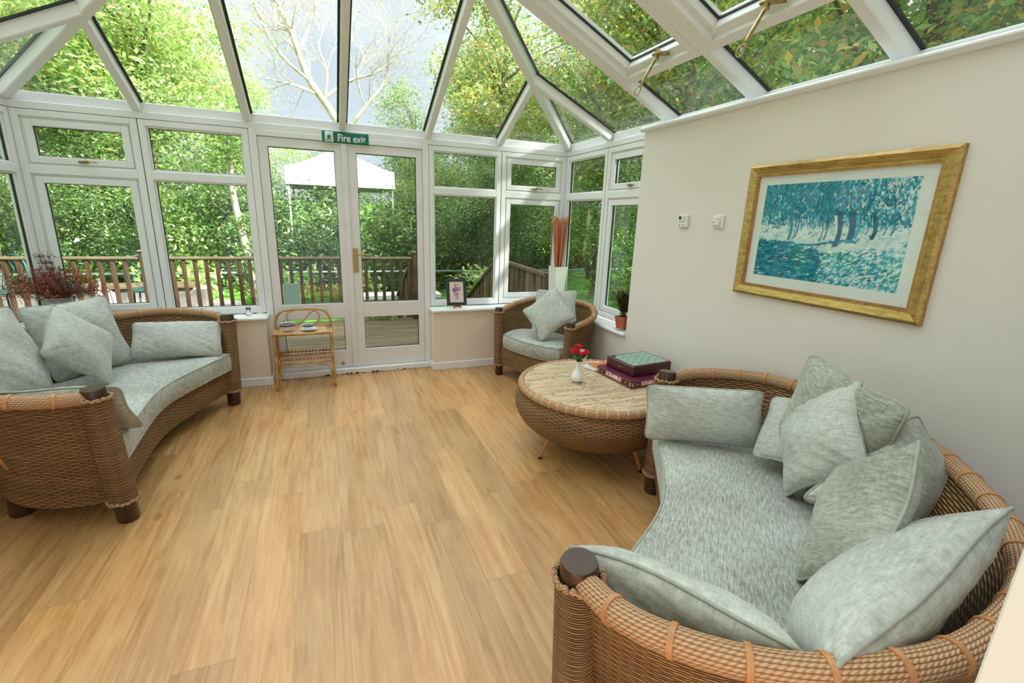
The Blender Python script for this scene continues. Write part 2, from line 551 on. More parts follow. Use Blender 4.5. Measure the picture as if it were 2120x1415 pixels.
# ------------------------------------------------------------------ mesh helpers
class MB:
    """collects vertices, faces and uvs for ONE mesh object"""
    def __init__(s):
        s.v = []
        s.f = []
        s.uv = []
        s.mi = []
        s.cur = 0

    def add(s, vs, fs, uvs=None):
        o = len(s.v)
        s.v += [tuple(v) for v in vs]
        s.uv += [tuple(q) for q in uvs] if uvs is not None else [(v[0], v[1]) for v in vs]
        s.f += [tuple(i + o for i in f) for f in fs]
        s.mi += [s.cur] * len(fs)
        return s

    def box(s, a, b, bev=0.0, rot=None):
        x0, x1 = sorted((a[0], b[0]))
        y0, y1 = sorted((a[1], b[1]))
        z0, z1 = sorted((a[2], b[2]))
        bev = min(bev, 0.49 * min(x1 - x0, y1 - y0, z1 - z0))
        if bev <= 0:
            vs = [(x, y, z) for z in (z0, z1) for y in (y0, y1) for x in (x0, x1)]
            fs = [(0, 2, 3, 1), (4, 5, 7, 6), (0, 1, 5, 4), (2, 6, 7, 3), (0, 4, 6, 2), (1, 3, 7, 5)]
        else:
            vs, idx = [], {}
            def vid(p):
                if p not in idx:
                    idx[p] = len(vs)
                    vs.append(p)
                return idx[p]
            lo = (x0, y0, z0)
            hi = (x1, y1, z1)
            def pt(sg, ax):
                return tuple((hi[i] if sg[i] > 0 else lo[i]) - (0 if i == ax else sg[i] * bev) for i in range(3))
            fs = []
            for ax in range(3):
                o1, o2 = (ax + 1) % 3, (ax + 2) % 3
                for sa in (-1, 1):
                    q = []
                    for (a1, a2) in ((-1, -1), (1, -1), (1, 1), (-1, 1)):
                        sg = [0, 0, 0]
                        sg[ax], sg[o1], sg[o2] = sa, a1, a2
                        q.append(vid(pt(sg, ax)))
                    fs.append(tuple(q if sa > 0 else q[::-1]))
            for ax in range(3):          # edges parallel to ax
                o1, o2 = (ax + 1) % 3, (ax + 2) % 3
                for a1 in (-1, 1):
                    for a2 in (-1, 1):
                        q = []
                        for sa, wh in ((-1, o1), (1, o1), (1, o2), (-1, o2)):
                            sg = [0, 0, 0]
                            sg[ax], sg[o1], sg[o2] = sa, a1, a2
                            q.append(vid(pt(sg, wh)))
                        fs.append(tuple(q if a1 * a2 > 0 else q[::-1]))
            for a0 in (-1, 1):
                for a1 in (-1, 1):
                    for a2 in (-1, 1):
                        q = [vid(pt((a0, a1, a2), ax)) for ax in range(3)]
                        fs.append(tuple(q if a0 * a1 * a2 > 0 else q[::-1]))
        if rot is not None:
            vs = [tuple(rot @ Vector(v)) for v in vs]
        return s.add(vs, fs)

    def prism(s, poly, h, axis=2, at=0.0):
        """poly of 2d points extruded along axis"""
        n = len(poly)
        def mk(p, w):
            if axis == 2:
                return (p[0], p[1], w)
            if axis == 1:
                return (p[0], w, p[1])
            return (w, p[0], p[1])
        vs = [mk(p, at) for p in poly] + [mk(p, at + h) for p in poly]
        fs = [tuple(range(n))[::-1], tuple(range(n, 2 * n))] + [(i, (i + 1) % n, n + (i + 1) % n, n + i) for i in range(n)]
        return s.add(vs, fs)

    def tube(s, pts, rad, seg=10, closed=False, caps=True, vs_off=0.0, aspect=1.0):
        P = [Vector(p) for p in pts]
        n = len(P)
        R = rad if hasattr(rad, '__len__') else [rad] * n
        T = []
        for i in range(n):
            if closed:
                d = P[(i + 1) % n] - P[i - 1]
            else:
                d = P[min(i + 1, n - 1)] - P[max(i - 1, 0)]
            T.append(d.normalized() if d.length > 1e-9 else Vector((0, 0, 1)))
        nrm = T[0].orthogonal().normalized()
        N = []
        for i in range(n):
            if i:
                nrm = nrm - T[i] * nrm.dot(T[i])
                nrm = nrm.normalized() if nrm.length > 1e-6 else T[i].orthogonal().normalized()
            N.append(nrm.copy())
        vs, uvs, fs = [], [], []
        L = 0
        for i in range(n):
            if i:
                L += (P[i] - P[i - 1]).length
            b = T[i].cross(N[i])
            for k in range(seg + 1):
                a = 2 * PI * k / seg
                vs.append(P[i] + N[i] * (math.cos(a) * R[i]) + b * (math.sin(a) * R[i] * aspect))
                uvs.append((L, a * max(R[i], 1e-4)))
        w = seg + 1
        for i in range(n - 1 + (1 if closed else 0)):
            j = (i + 1) % n
            for k in range(seg):
                fs.append((i * w + k, i * w + k + 1, j * w + k + 1, j * w + k))
        if caps and not closed:
            fs.append(tuple(range(seg))[::-1])
            fs.append(tuple((n - 1) * w + k for k in range(seg)))
        return s.add(vs, fs, uvs)

    def cyl(s, a, b, r, r2=None, seg=20):
        return s.tube([a, b], [r, r if r2 is None else r2], seg)

    def lathe(s, prof, c=(0, 0, 0), seg=32, sx=1.0, sy=1.0):
        vs, uvs, fs = [], [], []
        L = 0
        rm = max(p[0] for p in prof)
        for i, (r, z) in enumerate(prof):
            if i:
                L += math.hypot(r - prof[i - 1][0], z - prof[i - 1][1])
            for k in range(seg + 1):
                a = 2 * PI * k / seg
                vs.append((c[0] + r * math.cos(a) * sx, c[1] + r * math.sin(a) * sy, c[2] + z))
                uvs.append((a * rm, L))
        w = seg + 1
        for i in range(len(prof) - 1):
            for k in range(seg):
                fs.append((i * w + k, i * w + k + 1, (i + 1) * w + k + 1, (i + 1) * w + k))
        if prof[0][0] > 1e-4:
            fs.append(tuple(range(seg))[::-1])
        if prof[-1][0] > 1e-4:
            fs.append(tuple((len(prof) - 1) * w + k for k in range(seg)))
        return s.add(vs, fs, uvs)

    def grid(s, G, UV=None, flip=False, wrap=False):
        nu, nv = len(G), len(G[0])
        vs = [p for r in G for p in r]
        uvs = [q for r in UV for q in r] if UV else None
        fs = []
        for i in range(nu - 1 + (1 if wrap else 0)):
            for j in range(nv - 1):
                q = (i * nv + j, ((i + 1) % nu) * nv + j, ((i + 1) % nu) * nv + j + 1, i * nv + j + 1)
                fs.append(q[::-1] if flip else q)
        return s.add(vs, fs, uvs)

    def build(s, name, mat, parent=None, smooth=False, loc=None, weld=False, sharp=None):
        me = bpy.data.meshes.new(name)
        o = Vector(loc) if loc is not None else Vector((0, 0, 0))
        me.from_pydata([tuple(Vector(v) - o) for v in s.v], [], s.f)
        uvl = me.uv_layers.new(name='UVMap')
        li = np.empty(len(me.loops), dtype=np.int32)
        me.loops.foreach_get('vertex_index', li)
        uva = np.array(s.uv, dtype=np.float32)[li]
        uvl.data.foreach_set('uv', uva.ravel())
        mats = mat if isinstance(mat, (list, tuple)) else [mat]
        for m_ in mats:
            me.materials.append(M[m_] if isinstance(m_, str) else m_)
        if len(mats) > 1:
            me.polygons.foreach_set('material_index', np.array(s.mi, dtype=np.int32))
        if smooth:
            me.polygons.foreach_set('use_smooth', np.ones(len(me.polygons), dtype=bool))
            if sharp:
                me.update()
                try:
                    me.set_sharp_from_angle(angle=math.radians(sharp))
                except Exception:
                    pass
        me.update()
        ob = bpy.data.objects.new(name, me)
        COL.objects.link(ob)
        if parent is not None:
            ob.parent = parent
            ob.location = o
        else:
            ob.location = o
        return ob


def smooth_bevel(o, w=0.004, seg=2):
    md = o.modifiers.new('bevel', 'BEVEL')
    md.width = w
    md.segments = seg
    md.limit_method = 'ANGLE'
    return o


def tag(o, label=None, cat=None, group=None, kind=None):
    if label:
        o['label'] = label
    if cat:
        o['category'] = cat
    if group:
        o['group'] = group
    if kind:
        o['kind'] = kind
    return o


def empty(name, loc=(0, 0, 0), rz=0.0, label=None, cat=None, group=None, kind=None):
    o = bpy.data.objects.new(name, None)
    COL.objects.link(o)
    o.location = loc
    o.rotation_euler = (0, 0, rz)
    o.empty_display_size = 0.1
    return tag(o, label, cat, group, kind)


def copy_tree(o, parent=None):
    c = o.copy()
    COL.objects.link(c)
    c.parent = parent
    for ch in list(o.children):
        copy_tree(ch, c)
    return c


def catmull(pts, n=12, closed=False):
    P = [Vector(p) for p in pts]
    out = []
    N = len(P)
    rng_ = N if closed else N - 1
    for i in range(rng_):
        if closed:
            a, b, c, d = P[(i - 1) % N], P[i], P[(i + 1) % N], P[(i + 2) % N]
        else:
            a = P[i - 1] if i > 0 else P[0] * 2 - P[1]
            b, c = P[i], P[i + 1]
            d = P[i + 2] if i + 2 < N else P[-1] * 2 - P[-2]
        for k in range(n):
            t = k / n
            out.append(0.5 * ((2 * b) + (c - a) * t + (2 * a - 5 * b + 4 * c - d) * t * t + (-a + 3 * b - 3 * c + d) * t ** 3))
    if not closed:
        out.append(P[-1].copy())
    return out


def resample(pts, n):
    P = [Vector(p) for p in pts]
    L = [0]
    for i in range(1, len(P)):
        L.append(L[-1] + (P[i] - P[i - 1]).length)
    out = []
    j = 0
    for k in range(n):
        t = L[-1] * k / (n - 1)
        while j < len(P) - 2 and L[j + 1] < t:
            j += 1
        d = L[j + 1] - L[j]
        out.append(P[j].lerp(P[j + 1], 0 if d < 1e-9 else min(1, (t - L[j]) / d)))
    return out


def text_mesh(txt, size, name, mat, parent, depth=0.0006, matrix=None, bold=0.0, xs=1.0):
    cu = bpy.data.curves.new(name, 'FONT')
    cu.body = txt
    cu.size = size
    cu.extrude = depth
    cu.offset = bold
    cu.align_x = 'CENTER'
    cu.align_y = 'CENTER'
    cu.resolution_u = 4
    tmp = bpy.data.objects.new(name + '_tmp', cu)
    COL.objects.link(tmp)
    bpy.context.view_layer.update()
    dg = bpy.context.evaluated_depsgraph_get()
    me = bpy.data.meshes.new_from_object(tmp.evaluated_get(dg))
    bpy.data.objects.remove(tmp)
    mw = (matrix or Matrix.Identity(4)) @ Matrix.Diagonal((xs, 1, 1, 1))
    me.transform(mw)
    me.materials.clear()
    me.materials.append(M[mat])
    me.name = name
    o = bpy.data.objects.new(name, me)
    COL.objects.link(o)
    o.parent = parent
    return o


def frame_mat(origin, xdir, ydir):
    x = Vector(xdir).normalized()
    z = x.cross(Vector(ydir)).normalized()
    y = z.cross(x)
    o = Vector(origin)
    return Matrix(((x.x, y.x, z.x, o.x), (x.y, y.y, z.y, o.y), (x.z, y.z, z.z, o.z), (0, 0, 0, 1)))


# ================================================================== the room
X0, X1, X2, X3, X4, X5 = -2.3709, -1.6539, -0.9324, 0.505, 1.2185, 1.9265
ZS, ZE = 0.61, 2.10
D = 0.15
KR = 0.475                     # roof slope
ZR = 2.15                      # underside of the rafters at the eaves
XM = (X0 + X5) / 2
HALF = (X5 - X0) / 2
YH = -4.28                     # house wall
YW = -1.4555                   # where the solid right wall starts


def struct(o):
    o['kind'] = 'structure'
    return o


b = MB()
b.box((X0 - 0.14, -6.2, -0.06), (X5 + 0.14, 0.0, 0.0))
struct(b.build('floor', 'floor'))

# dwarf walls and the solid wall
b = MB()
b.box((X0 - 0.12, -D, 0), (X2 + 0.0, 0.14, ZS - 0.03))
struct(b.build('wall_back', 'wall_peach'))
b = MB()
b.box((X3, -D, 0), (X5 - D, 0.14, ZS - 0.03))
struct(b.build('wall_corner', 'wall_peach'))
b = MB()
b.box((X5 - D, YW, 0), (X5 + 0.12, 0.14, ZS - 0.03))
b.box((X5 - D, YH, 0), (X5 + 0.12, YW, 2.109))
struct(b.build('wall_right', 'wall'))
b = MB()
b.box((X0 - 0.12, YH, 0), (X0 + D, -D, ZS - 0.03))
struct(b.build('wall_left', 'wall_peach'))
# house wall with the wide opening the camera looks through
b = MB()
def roof_z(x, y):
    return ZR + KR * min(x - X0, X5 - x, -y) if True else 0
poly = [(0.318, 0.0), (X5 + 0.12, 0.0), (X5 + 0.12, 2.3), (XM, ZR + KR * HALF + 0.1), (X0 - 0.12, 2.3), (X0 - 0.12, 0), (-2.0, 0), (-2.0, 2.15), (0.318, 2.15)]
b.prism(poly, 0.40, 1, YH - 0.40)
struct(b.build('wall_house', 'wall'))
b = MB()
b.prism([(-7.0, 2.9), (6.2, 2.9), (6.2, 9.5), (-7.0, 9.5)], 0.3, 1, YH - 0.36)  # unseen upper house wall, raised so its shadow covers the room
b.box((-7.0, YH - 0.36, -0.3), (X0 - 0.14, YH - 0.06, 2.9))
b.box((X5 + 0.14, YH - 0.36, -0.3), (6.0, YH - 0.06, 2.9))
struct(b.build('wall_house_outer', 'wall'))
b = MB()
b.box((-2.6, -6.2, 2.40), (X5 + 0.14, YH - 0.40, 2.5))  # unseen room shell, added to block light reaching the opening's reveal
b.box((-2.6, -6.2, 0), (-2.5, YH - 0.40, 2.40))
b.box((X5, -6.2, 0), (X5 + 0.14, YH - 0.40, 2.40))
struct(b.build('wall_room_behind', 'wall'))
b = MB()
b.box((0.300, YH - 0.41, 0), (0.318, YH + 0.002, 2.15), 0.003)
struct(b.build('trim_13', 'upvc'))
# skirtings
b = MB()
b.box((X0 + D, -D - 0.015, 0), (X2 + 0.005, -D, 0.075), 0.004)
b.box((X2 + 0.0, -D - 0.015, 0), (X2 + 0.015, -0.03, 0.075), 0.004)
struct(b.build('baseboard_back', 'gloss_white'))
b = MB()
b.box((X3 - 0.005, -D - 0.015, 0), (X5 - D, -D, 0.075), 0.004)
b.box((X3 - 0.015, -D - 0.015, 0), (X3, -0.03, 0.075), 0.004)
struct(b.build('baseboard_corner', 'gloss_white'))
b = MB()
b.box((X5 - D - 0.015, YH, 0), (X5 - D, -D - 0.015, 0.075), 0.004)
struct(b.build('baseboard_right', 'gloss_white'))
b = MB()
b.box((X0 + D, YH, 0), (X0 + D + 0.015, -D - 0.015, 0.075), 0.004)
struct(b.build('baseboard_left', 'gloss_white'))
# sills
b = MB()
b.box((X0 + 0.06, -D - 0.03, ZS - 0.03), (X2 + 0.02, 0.0, ZS), 0.009)
struct(b.build('trim_1', 'upvc'))
b = MB()
b.box((X3 - 0.02, -D - 0.03, ZS - 0.03), (X5 - 0.06, 0.0, ZS), 0.009)
struct(b.build('trim_2', 'upvc'))
b = MB()
b.box((X5 - D - 0.03, YW + 0.002, ZS - 0.03), (X5, -D + 0.0, ZS + 0.0005), 0.009)
struct(b.build('trim_3', 'upvc'))
b = MB()
b.box((X0, YH, ZS - 0.03), (X0 + D + 0.03, -D - 0.03, ZS + 0.0005), 0.009)
struct(b.build('trim_4', 'upvc'))
# cap along the top of the solid wall
b = MB()
b.box((X5 - D - 0.035, YH, 2.109), (X5 + 0.02, YW + 0.03, 2.142), 0.014)
struct(smooth_bevel(b.build('trim_5', 'upvc'), 0.006, 3))
# eaves beam all round
b = MB()
b.box((X0 - 0.12, 0.0, ZE), (X5 + 0.12, 0.14, ZR), 0.003)
b.box((X0 - 0.12, 0.022, ZR), (X5 + 0.12, 0.14, 2.215), 0.003)
b.box((X5, -3.9, ZE + 0.001), (X5 + 0.14, 0.0, ZR), 0.003)
b.box((X5 + 0.022, -3.9, ZR), (X5 + 0.14, 0.022, 2.215), 0.003)
b.box((X0 - 0.14, -3.9, ZE + 0.001), (X0, 0.0, ZR), 0.003)
b.box((X0 - 0.14, -3.9, ZR), (X0 - 0.022, 0.022, 2.215), 0.003)
struct(b.build('trim_6', 'upvc'))
# door threshold with worn paint chips
b = MB()
b.box((X2, -0.045, 0), (X3, 0.03, 0.055), 0.006)
thr = struct(b.build('trim_7', 'gloss_white'))
b = MB()
for i in range(26):
    cx = X2 + 0.35 + 0.95 * random.random() ** 0.8
    w = random.uniform(0.006, 0.03)
    b.box((cx, -0.0462, random.choice((0.0, 0.003, 0.012))), (cx + w, -0.044, random.uniform(0.008, 0.018)))
b.build('bare_wood_chip', plain('bare_chipped_wood', (0.10, 0.045, 0.02), 0.8), thr)

# ---------------- windows
WN = [0]


def handle_mesh(mb, T):
    def tr(p):
        return tuple(T @ Vector(p))
    mb.tube([tr((-0.028, -0.006, 0)), tr((0.028, -0.006, 0))], 0.008, 8)
    mb.tube([tr((-0.015, -0.002, 0)), tr((-0.015, -0.022, 0))], 0.008, 8)
    mb.tube([tr(p) for p in ((-0.02, -0.022, 0), (0.01, -0.026, 0.003), (0.03, -0.028, 0.008), (0.05, -0.028, 0.004), (0.085, -0.026, 0.0))],
            [0.006, 0.008, 0.006, 0.005, 0.004], 8)


def window(T, w, opening, zb=ZS + 0.005, zt=ZE, ztr=1.705, handle=True):
    """module in local coords: x 0..w, inner face y=0 (room side is -y)"""
    WN[0] += 1
    root = empty('window_%d' % WN[0], T @ Vector((w / 2, 0, zb)), 0, kind='structure')
    inv = T.copy()
    loc = Vector(T @ Vector((w / 2, 0, zb)))

    def mk(mb, name, mat, parent, **k):
        # mb coordinates local to module; move to world then to root
        mb.v = [tuple(T @ Vector(v) - loc) for v in mb.v]
        o = mb.build(name, mat, None, **k)
        o.parent = parent
        return o
    g = 0.0015
    fw_ = 0.045
    y0, y1 = 0.0, 0.065
    tr0, tr1 = ztr - 0.03, ztr + 0.03
    m = MB()
    m.box((g, y0, zb), (g + fw_, y1, zt - g), 0.004)
    m.box((w - g - fw_, y0, zb), (w - g, y1, zt - g), 0.004)
    m.box((g + fw_ - 0.004, y0, zt - g - 0.045), (w - g - fw_ + 0.004, y1, zt - g), 0.004)
    m.box((g + fw_ - 0.004, y0, zb), (w - g - fw_ + 0.004, y1, zb + 0.05), 0.004)
    m.box((g + fw_ - 0.004, y0, tr0), (w - g - fw_ + 0.004, y1, tr1), 0.004)
    # glazing bead lip
    for (za, zc) in ((zb + 0.05, tr0), (tr1, zt - g - 0.045)):
        q = 0.012
        m.box((g + fw_ - 0.002, 0.014, za), (g + fw_ + q, 0.05, zc), 0.004)
        m.box((w - g - fw_ - q, 0.014, za), (w - g - fw_ + 0.002, 0.05, zc), 0.004)
        m.box((g + fw_, 0.014, za - 0.002), (w - g - fw_, 0.05, za + q), 0.004)
        m.box((g + fw_, 0.014, zc - q), (w - g - fw_, 0.05, zc + 0.002), 0.004)
    mk(m, 'frame', 'upvc', root)
    for li, (za, zc) in enumerate(((zb + 0.05, tr0), (tr1, zt - g - 0.045))):
        xa, xb = g + fw_, w - g - fw_
        if opening:
            sw = 0.048
            m = MB()
            a, c = xa + 0.013, xb - 0.013
            e, f = za + 0.013, zc - 0.013
            ys, ye = 0.006, 0.058
            m.box((a, ys, e), (a + sw, ye, f), 0.005)
            m.box((c - sw, ys, e), (c, ye, f), 0.005)
            m.box((a + sw - 0.004, ys, e), (c - sw + 0.004, ye, e + sw), 0.005)
            m.box((a + sw - 0.004, ys, f - sw), (c - sw + 0.004, ye, f), 0.005)
            sa = mk(m, 'sash', 'upvc', root)
            px0, px1, pz0, pz1 = a + sw - 0.003, c - sw + 0.003, e + sw - 0.003, f - sw + 0.003
            if li == 1 and handle:
                m = MB()
                handle_mesh(m, Matrix.Translation((w * 0.5, ys, e + sw * 0.45)))
                hd = mk(m, 'handle', 'brass', sa, smooth=True)
                tag(hd, 'brass casement handle')
        else:
            px0, px1, pz0, pz1 = xa + 0.009, xb - 0.009, za + 0.009, zc - 0.009
        m = MB()
        q = 0.006
        m.box((px0, 0.026, pz0), (px0 + q, 0.042, pz1))
        m.box((px1 - q, 0.026, pz0), (px1, 0.042, pz1))
        m.box((px0, 0.026, pz0), (px1, 0.042, pz0 + q))
        m.box((px0, 0.026, pz1 - q), (px1, 0.042, pz1))
        mk(m, 'seal', 'rubber', root)
        m = MB()
        m.box((px0, 0.031, pz0), (px1, 0.037, pz1))
        mk(m, 'glass_pane', 'glass', root)
    return root


I4 = Matrix.Identity(4)
window(Matrix.Translation((X0, 0, 0)), X1 - X0, True)
window(Matrix.Translation((X1, 0, 0)), X2 - X1, False)
window(Matrix.Translation((X3, 0, 0)), X4 - X3, False)
window(Matrix.Translation((X4, 0, 0)), X5 - X4, True)
# right wall windows: local x runs towards -Y, room side is -X
TR = Matrix(((0, 1, 0, X5), (-1, 0, 0, 0.0), (0, 0, 1, 0), (0, 0, 0, 1)))
window(TR, 0.7527, False)
window(TR @ Matrix.Translation((0.7527, 0, 0)), 0.74, True)
# left wall windows: local x runs towards +Y, room side is +X
for i in range(5):
    y1_ = -0.755 * i
    TL = Matrix(((0, -1, 0, X0), (1, 0, 0, y1_ - 0.755), (0, 0, 1, 0), (0, 0, 0, 1)))
    window(TL, 0.755, False)
b = MB()
b.box((X0 - 0.065, YH, ZS), (X0, -3.775, ZE))
struct(b.build('trim_8', 'upvc'))

b = MB()
b.box((X5 - 0.001, -0.001, ZS), (X5 + 0.066, 0.066, ZE))
b.box((X0 - 0.066, -0.001, ZS), (X0 + 0.001, 0.066, ZE))
struct(b.build('trim_11', 'upvc'))
b = MB()
for x in (X1, X2, X3, X4):
    b.box((x - 0.0016, 0.002, ZS + 0.005 if x in (X1, X4) else ZS), (x + 0.0016, 0.06, ZE))
b.box((X0, 0.002, ZE - 0.0018), (X5, 0.06, ZE + 0.0005))
b.box((X5 + 0.002, -0.7527 - 0.0016, ZS), (X5 + 0.06, -0.7527 + 0.0016, ZE))
b.box((X5 + 0.002, -1.5, ZE - 0.0018), (X5 + 0.06, 0, ZE + 0.0005))
b.box((X0 - 0.06, -3.7, ZE - 0.0018), (X0 - 0.002, 0, ZE + 0.0005))
struct(b.build('trim_12', 'rubber'))
# ---------------- french doors
b = MB()
fj = 0.055
b.box((X2, -0.005, 0.055), (X2 + fj, 0.075, ZE), 0.004)
b.box((X3 - fj, -0.005, 0.055), (X3, 0.075, ZE), 0.004)
b.box((X2 + fj, -0.005, ZE - 0.045), (X3 - fj, 0.075, ZE), 0.004)
struct(b.build('trim_9', 'upvc'))


def door(n, xa, xb, glass, handle=False):
    root = empty('door_%d' % n, (xa, 0, 0.055), 0, kind='structure')
    o = Vector((xa, 0, 0.055))
    gx0, gx1 = glass
    zb, zt = 0.058, ZE - 0.048
    y0, y1 = 0.006, 0.054
    m = MB()
    bv = 0.003
    m.box((xa, y0, zb), (gx0, y1, zt), bv)
    m.box((gx1, y0, zb), (xb, y1, zt), bv)
    m.box((gx0 - 0.003, y0, zb), (gx1 + 0.003, y1, 0.228), bv)
    m.box((gx0 - 0.003, y0, 0.535), (gx1 + 0.003, y1, 0.675), bv)
    m.box((gx0 - 0.003, y0, 1.98), (gx1 + 0.003, y1, zt), bv)
    d = m.build('leaf', 'door_paint', root, loc=None)
    d.location = -o
    for za, zc in ((0.228, 0.535), (0.675, 1.98)):
        m = MB()
        q = 0.004
        m.box((gx0, 0.018, za), (gx0 + q, 0.044, zc))
        m.box((gx1 - q, 0.018, za), (gx1, 0.044, zc))
        m.box((gx0, 0.018, za), (gx1, 0.044, za + q))
        m.box((gx0, 0.018, zc - q), (gx1, 0.044, zc))
        k = m.build('seal', 'rubber', root)
        k.location = -o
        m = MB()
        m.box((gx0 + 0.001, 0.028, za), (gx1 - 0.001, 0.034, zc))
        k = m.build('glass_pane', 'glass', root)
        k.location = -o
    if handle:
        m = MB()
        hx = xa + 0.05
        m.box((hx - 0.02, -0.002, 0.955), (hx + 0.02, 0.006, 1.175), 0.003)
        m.cyl((hx, -0.002, 1.12), (hx, -0.045, 1.12), 0.009)
        m.tube([(hx - 0.004, -0.045, 1.12), (hx + 0.03, -0.05, 1.124), (hx + 0.07, -0.052, 1.118), (hx + 0.115, -0.047, 1.113)], [0.009, 0.008, 0.0075, 0.006], 10)
        m.cyl((hx, -0.004, 1.00), (hx, 0.0, 1.00), 0.009)
        k = m.build('door_handle', 'brass', root, smooth=True, sharp=40)
        k.location = -o
        tag(k, 'brass lever handle')
    return root


xmid = -0.222
door(1, X2 + fj + 0.002, xmid - 0.002, (-0.806, -0.300))
dr = door(2, xmid + 0.002, X3 - fj - 0.002, (-0.122, 0.39), True)
b = MB()
b.box((xmid - 0.022, -0.010, 0.06), (xmid + 0.022, 0.006, ZE - 0.05), 0.004)
struct(b.build('trim_10', 'door_paint'))
b = MB()
b.cyl((-0.335, 0.004, 0.098), (-0.335, 0.008, 0.098), 0.017)
k = b.build('worn_bolt_plate', 'brass', None)
tag(k, 'small worn round brass plate low on the left door leaf', 'door fitting')

# ---------------- roof
ceil = empty('ceiling', (0, 0, 0), kind='structure')


def bar(name, a, b_, w=0.052, h=0.07, gasket=True):
    """box bar whose underside centre line runs a -> b_, standing h above it, with rubber strips on top"""
    a, b_ = Vector(a), Vector(b_)
    d = (b_ - a).normalized()
    side = d.cross(Vector((0, 0, 1))).normalized()
    nup = side.cross(d).normalized()
    m = MB()
    prof = [(-w / 2, 0.006), (-w / 2 + 0.006, 0), (w / 2 - 0.006, 0), (w / 2, 0.006), (w / 2, h), (-w / 2, h)]
    vs = [a + side * p + nup * q for p, q in prof] + [b_ + side * p + nup * q for p, q in prof]
    n = len(prof)
    m.add(vs, [tuple(range(n))[::-1], tuple(range(n, 2 * n))] + [(i, (i + 1) % n, n + (i + 1) % n, n + i) for i in range(n)])
    o = m.build(name, 'upvc', ceil)
    if gasket:
        m = MB()
        W2, h0, h1 = w / 2 + 0.016, h, h + 0.012
        pr = [(-W2, h0), (W2, h0), (W2, h1), (-W2, h1)]
        vs = [a + side * p + nup * q for p, q in pr] + [b_ + side * p + nup * q for p, q in pr]
        m.add(vs, [(3, 2, 1, 0), (4, 5, 6, 7)] + [(i, (i + 1) % 4, 4 + (i + 1) % 4, 4 + i) for i in range(4)])
        m.build('gasket', 'rubber', o)
    return o


ZT = ZR + KR * HALF
RE = Vector((XM, -HALF, ZT))
Zr = lambda t: ZR + KR * t
# hips
bar('hip_rafter', (X5, 0, ZR), RE, 0.062, 0.08)
bar('hip_rafter', (X0, 0, ZR), RE, 0.062, 0.08)
bar('ridge_beam', (XM, -HALF, ZT), (XM, YH, ZT), 0.09, 0.08)
# back slope
TJ = 0.725
bar('rafter', (X0 + TJ, 0, ZR), (X0 + TJ, -TJ, Zr(TJ)))
bar('rafter', (X5 - TJ, 0, ZR), (X5 - TJ, -TJ, Zr(TJ)))
for x in (X2, X3):
    t = min(x - X0, X5 - x)
    bar('rafter', (x, 0, ZR), (x, -t, Zr(t)))
bar('rafter', (XM, 0, ZR), RE)
# side slopes
YS = (-0.755, -1.555, -2.285, -3.035, -3.79)
for sgn, xe in ((-1, X5), (1, X0)):
    for y in YS:
        t = min(-y, HALF)
        bar('rafter', (xe, y, ZR), (xe + sgn * t, y, Zr(t)), 0.06 if y < -0.8 else 0.052)


def pane(pts, th=0.006):
    """thin glass slab through the given points (slope plane), drawn just above the bars"""
    P = [Vector(p) for p in pts]
    n = (P[1] - P[0]).cross(P[2] - P[0]).normalized()
    if n.z < 0:
        n = -n
    P = [p + n * 0.076 for p in P]
    k = len(P)
    m = MB()
    m.add(P + [p + n * th for p in P], [tuple(range(k))[::-1], tuple(range(k, 2 * k))] + [(i, (i + 1) % k, k + (i + 1) % k, k + i) for i in range(k)])
    return m.build('glass_pane', 'glass', ceil)


def back(x, t):
    return (x, -t, Zr(t))


xs = [X0, X0 + TJ, X2, XM, X3, X5 - TJ, X5]
tmax = lambda x: min(x - X0, X5 - x)
OUT = -0.05
for a, c in zip(xs[:-1], xs[1:]):
    pts = [back(a, OUT), back(c, OUT)]
    ta, tc = tmax(a), tmax(c)
    if tc > 0:
        pts.append(back(c, tc))
    if ta > 0:
        pts.append(back(a, ta))
    if len(pts) >= 3:
        pane(pts)
VENT_T = (0.44, 1.22)
for sgn, xe in ((-1, X5), (1, X0)):
    yy = [0.0] + list(YS) + [YH]
    sp = lambda y, t: (xe + sgn * t, y, Zr(t))
    for i, (a, c) in enumerate(zip(yy[:-1], yy[1:])):
        ta, tc = min(-a, HALF), min(-c, HALF)
        if a == 0.0:
            pane([sp(OUT * 0, OUT), sp(c, OUT), sp(c, tc)])
        elif sgn < 0 and i in (2, 3):
            pane([sp(a, OUT), sp(c, OUT), sp(c, VENT_T[0]), sp(a, VENT_T[0])])
            pane([sp(a, VENT_T[1]), sp(c, VENT_T[1]), sp(c, tc), sp(a, ta)])
        elif ta < HALF <= tc:
            yb = -HALF
            pane([sp(a, OUT), sp(c, OUT), sp(c, HALF), sp(yb, HALF), sp(a, ta)])
        else:
            pane([sp(a, OUT), sp(c, OUT), sp(c, tc), sp(a, ta)])


